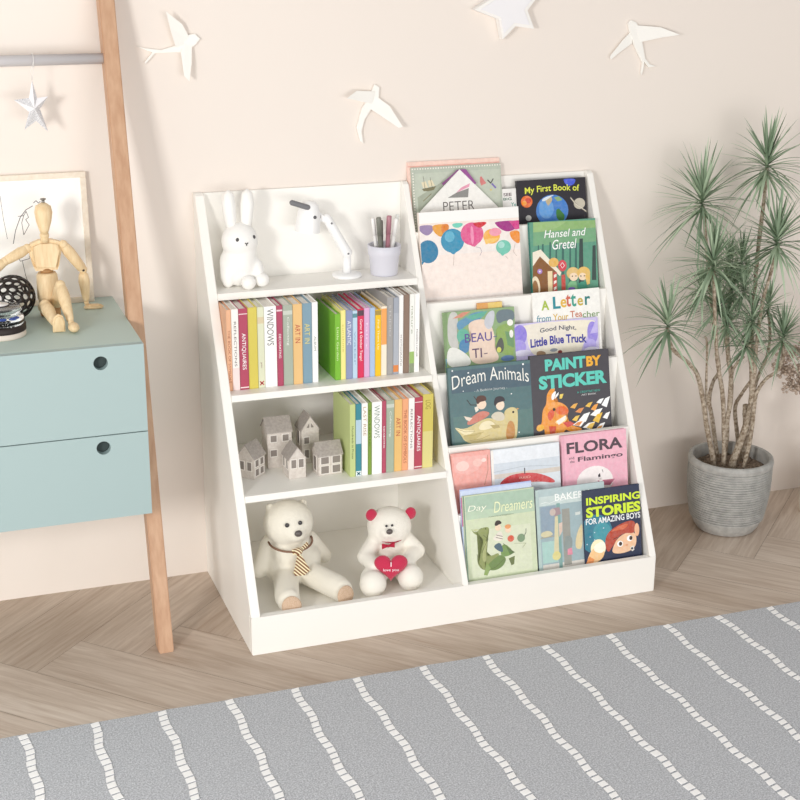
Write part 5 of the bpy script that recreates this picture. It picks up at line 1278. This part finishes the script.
# ---------------------------------------------------------------- potted plant
def smooth_path(P, n=5):
    P = [Vector(p) for p in P]; o = []
    for i in range(len(P)-1):
        p0, p1, p2, p3 = P[max(i-1, 0)], P[i], P[i+1], P[min(i+2, len(P)-1)]
        for k in range(n):
            t = k/n; o.append(.5*((2*p1)+(p2-p0)*t+(2*p0-5*p1+4*p2-p3)*t*t+(-p0+3*p1-3*p2+p3)*t**3))
    o.append(P[-1]); return o
def plant():
    cx, cy = 1.235, -.155; t = thing('potted_plant', 'tall spiky leaved dragon tree in a ribbed grey pot right of the bookcase', 'plant', (cx, cy, 0)); L0 = Vector((cx, cy, 0))
    prof = [(0, 0), (.072, 0), (.082, .004), (.092, .018), (.099, .034)]
    rb = random.Random(2); z = .036
    while z < .178:
        r = .1015+.0135*sin(min(1, (z-.03)/.11)*pi/2); a = .0024+rb.random()*.0014
        prof += [(r-a, z), (r+.0008, z+.0016), (r+.0008, z+.0034), (r-a, z+.0050)]; z += .0066
    prof += [(.116, .181), (.1175, .190), (.115, .198), (.110, .200), (.104, .198), (.103, .185), (.102, .150), (0, .150)]
    pm = mat('a3a29f', .75, 'mottle', h2='bab9b5', s=60); mb = MB(); mb.lathe([(r_*.855, z_*.93) for r_, z_ in prof], pm, seg=64, smooth=False); mb.build('pot', t)
    mb = MB(); bm = mb.bm; soil = mat('6f5f52', .95, 'mottle', h2='a08e7e', s=160); rr = random.Random(9)
    mb.lathe([(0, .155), (.06, .156), (.087, .154)], soil, seg=32, smooth=False)
    for i in range(260):
        a, r = rr.random()*6.283, sqrt(rr.random())*.084; mb.ell((cos(a)*r, sin(a)*r, .156), (.002+rr.random()*.003, .002+rr.random()*.003, .0025), soil, u=6, v=4)
    mb.build('soil', t)
    bark = mat('7d6b58', .9, 'mottle', h2='cdc0ae', s=150)
    for i, s in enumerate(STEMS):
        P = [Vector(p) for p in s]
        if P[0].z < .27 and i not in (1,):
            if P[0].z > .16: P = [Vector((P[0].x+(cx-P[0].x)*.1, P[0].y, .150))]+[p for p in P if p.z > .165]
        Q = smooth_path([p-L0 for p in P]); r0, r1 = [q*.78 for q in RAD[i]]; n = len(Q); rj = random.Random(i)
        mb = MB(); mb.tube(Q, [(r0+(r1-r0)*k/(n-1))*(1+.10*rj.uniform(-1, 1)) for k in range(n)], bark, 10); mb.build('stem', t)
    g1, g2, g3 = mat('8fa48a', .5), mat('b6c9ad', .5), mat('71866c', .5)
    for ci, (c, L_) in enumerate(CROWNS):
        c = Vector(c); rr = random.Random(100+ci); mb = MB(); nl = (60 if ci == 6 else 96) if L_ > .1 else (76 if L_ > .08 else 60)
        for i in range(nl):
            f = (i+.5)/nl; el = radians(86-120*f**.85+rr.uniform(-10, 10)); az = i*2.39996+rr.uniform(-.3, .3)
            d = Vector((cos(el)*cos(az), cos(el)*sin(az), sin(el)))
            LL = L_*rr.uniform(.88, 1.20)*(1.0 if f < .75 else .92); bend = (.12+.34*f)*LL*rr.uniform(.4, 1.4)
            side = d.cross(Vector((0, 0, 1)));
            if side.length < .05: side = Vector((1, 0, 0))
            side.normalize(); wd = rr.uniform(.0024, .0041)*(1 if L_ > .1 else .8)
            st = c+Vector((0, 0, (f-.55)*-.040*(L_/.12))); n = 7; rows_ = []
            for k in range(n+1):
                u = k/n; p = st+d*LL*u+Vector((0, 0, -bend*u*u)); p.y = min(p.y, -.004)
                ww = wd*(.75+.6*u if u < .4 else (1-u)**.75*1.36); nrm = side.cross(d).normalized()*ww*.35
                rows_.append((p-side*ww-L0, p-nrm-L0, p+side*ww-L0))
            mm = (g1, g2, g3)[rr.choice((0, 0, 1, 1, 2))]; V = [[mb.bm.verts.new(q) for q in r] for r in rows_]; F = []
            for a, b in zip(V, V[1:]):
                F.append(mb.bm.faces.new((a[0], a[1], b[1], b[0]))); F.append(mb.bm.faces.new((a[1], a[2], b[2], b[1])))
            mb.fin(F, mm, True)
        mb.keep = 1; mb.build('leaf_crown', t)
RAD = [(.0085, .005), (.004, .003), (.007, .0045), (.0075, .005), (.009, .006), (.005, .0035), (.007, .005), (.0125, .009), (.0105, .011), (.007, .0045), (.005, .004), (.0075, .005), (.006, .0045)]
plant()
def dried():
    t = thing('dried_flowers', 'dried beige flower bunch in a pale vase at the right edge', 'dried flowers', (1.520, -.16, 0)); L0 = Vector((1.520, -.16, 0))
    mb = MB(); mb.lathe([(0, 0), (.062, 0), (.066, .004), (.067, .02), (.067, .055), (.055, .075), (.035, .095), (.026, .12), (.024, .17), (.027, .185), (.024, .185), (.021, .17), (.02, .1), (0, .09)], mat('e4ddd0', .5), seg=40); mb.build('vase', t)
    rr = random.Random(4); sm, fm = mat('b8a695', .9), mat('cbb9aa', .95, 'mottle', h2='ab9888', s=300)
    heads = [(1.385, -.12, .375), (1.405, -.10, .405), (1.43, -.13, .42), (1.40, -.14, .335), (1.425, -.11, .36), (1.455, -.13, .40), (1.445, -.15, .345), (1.48, -.12, .43), (1.52, -.14, .44), (1.50, -.11, .39), (1.55, -.15, .40)]
    for h in heads:
        h = Vector(h)-L0; mb = MB(); b = Vector((rr.uniform(-.01, .01), rr.uniform(-.01, .01), .17)); mid = b.lerp(h, .5)+Vector((0, 0, .03))
        mb.tube(smooth_path([Vector((b.x*.5, b.y*.5, .10)), b, mid, h], 4), .0014, sm, 6); st = mb.build('flower_stem', t)
        mb = MB()
        for k in range(60):
            d = Vector((rr.gauss(0, 1), rr.gauss(0, 1), rr.gauss(0, .7))).normalized()*.031*rr.random()**.4; d.z *= .8
            mb.tube([h, h+d], .0004, sm, 4, cap=False); mb.ell(h+d, rr.uniform(.0022, .0042), fm, u=6, v=5)
        mb.build('flower_head', st)
dried()
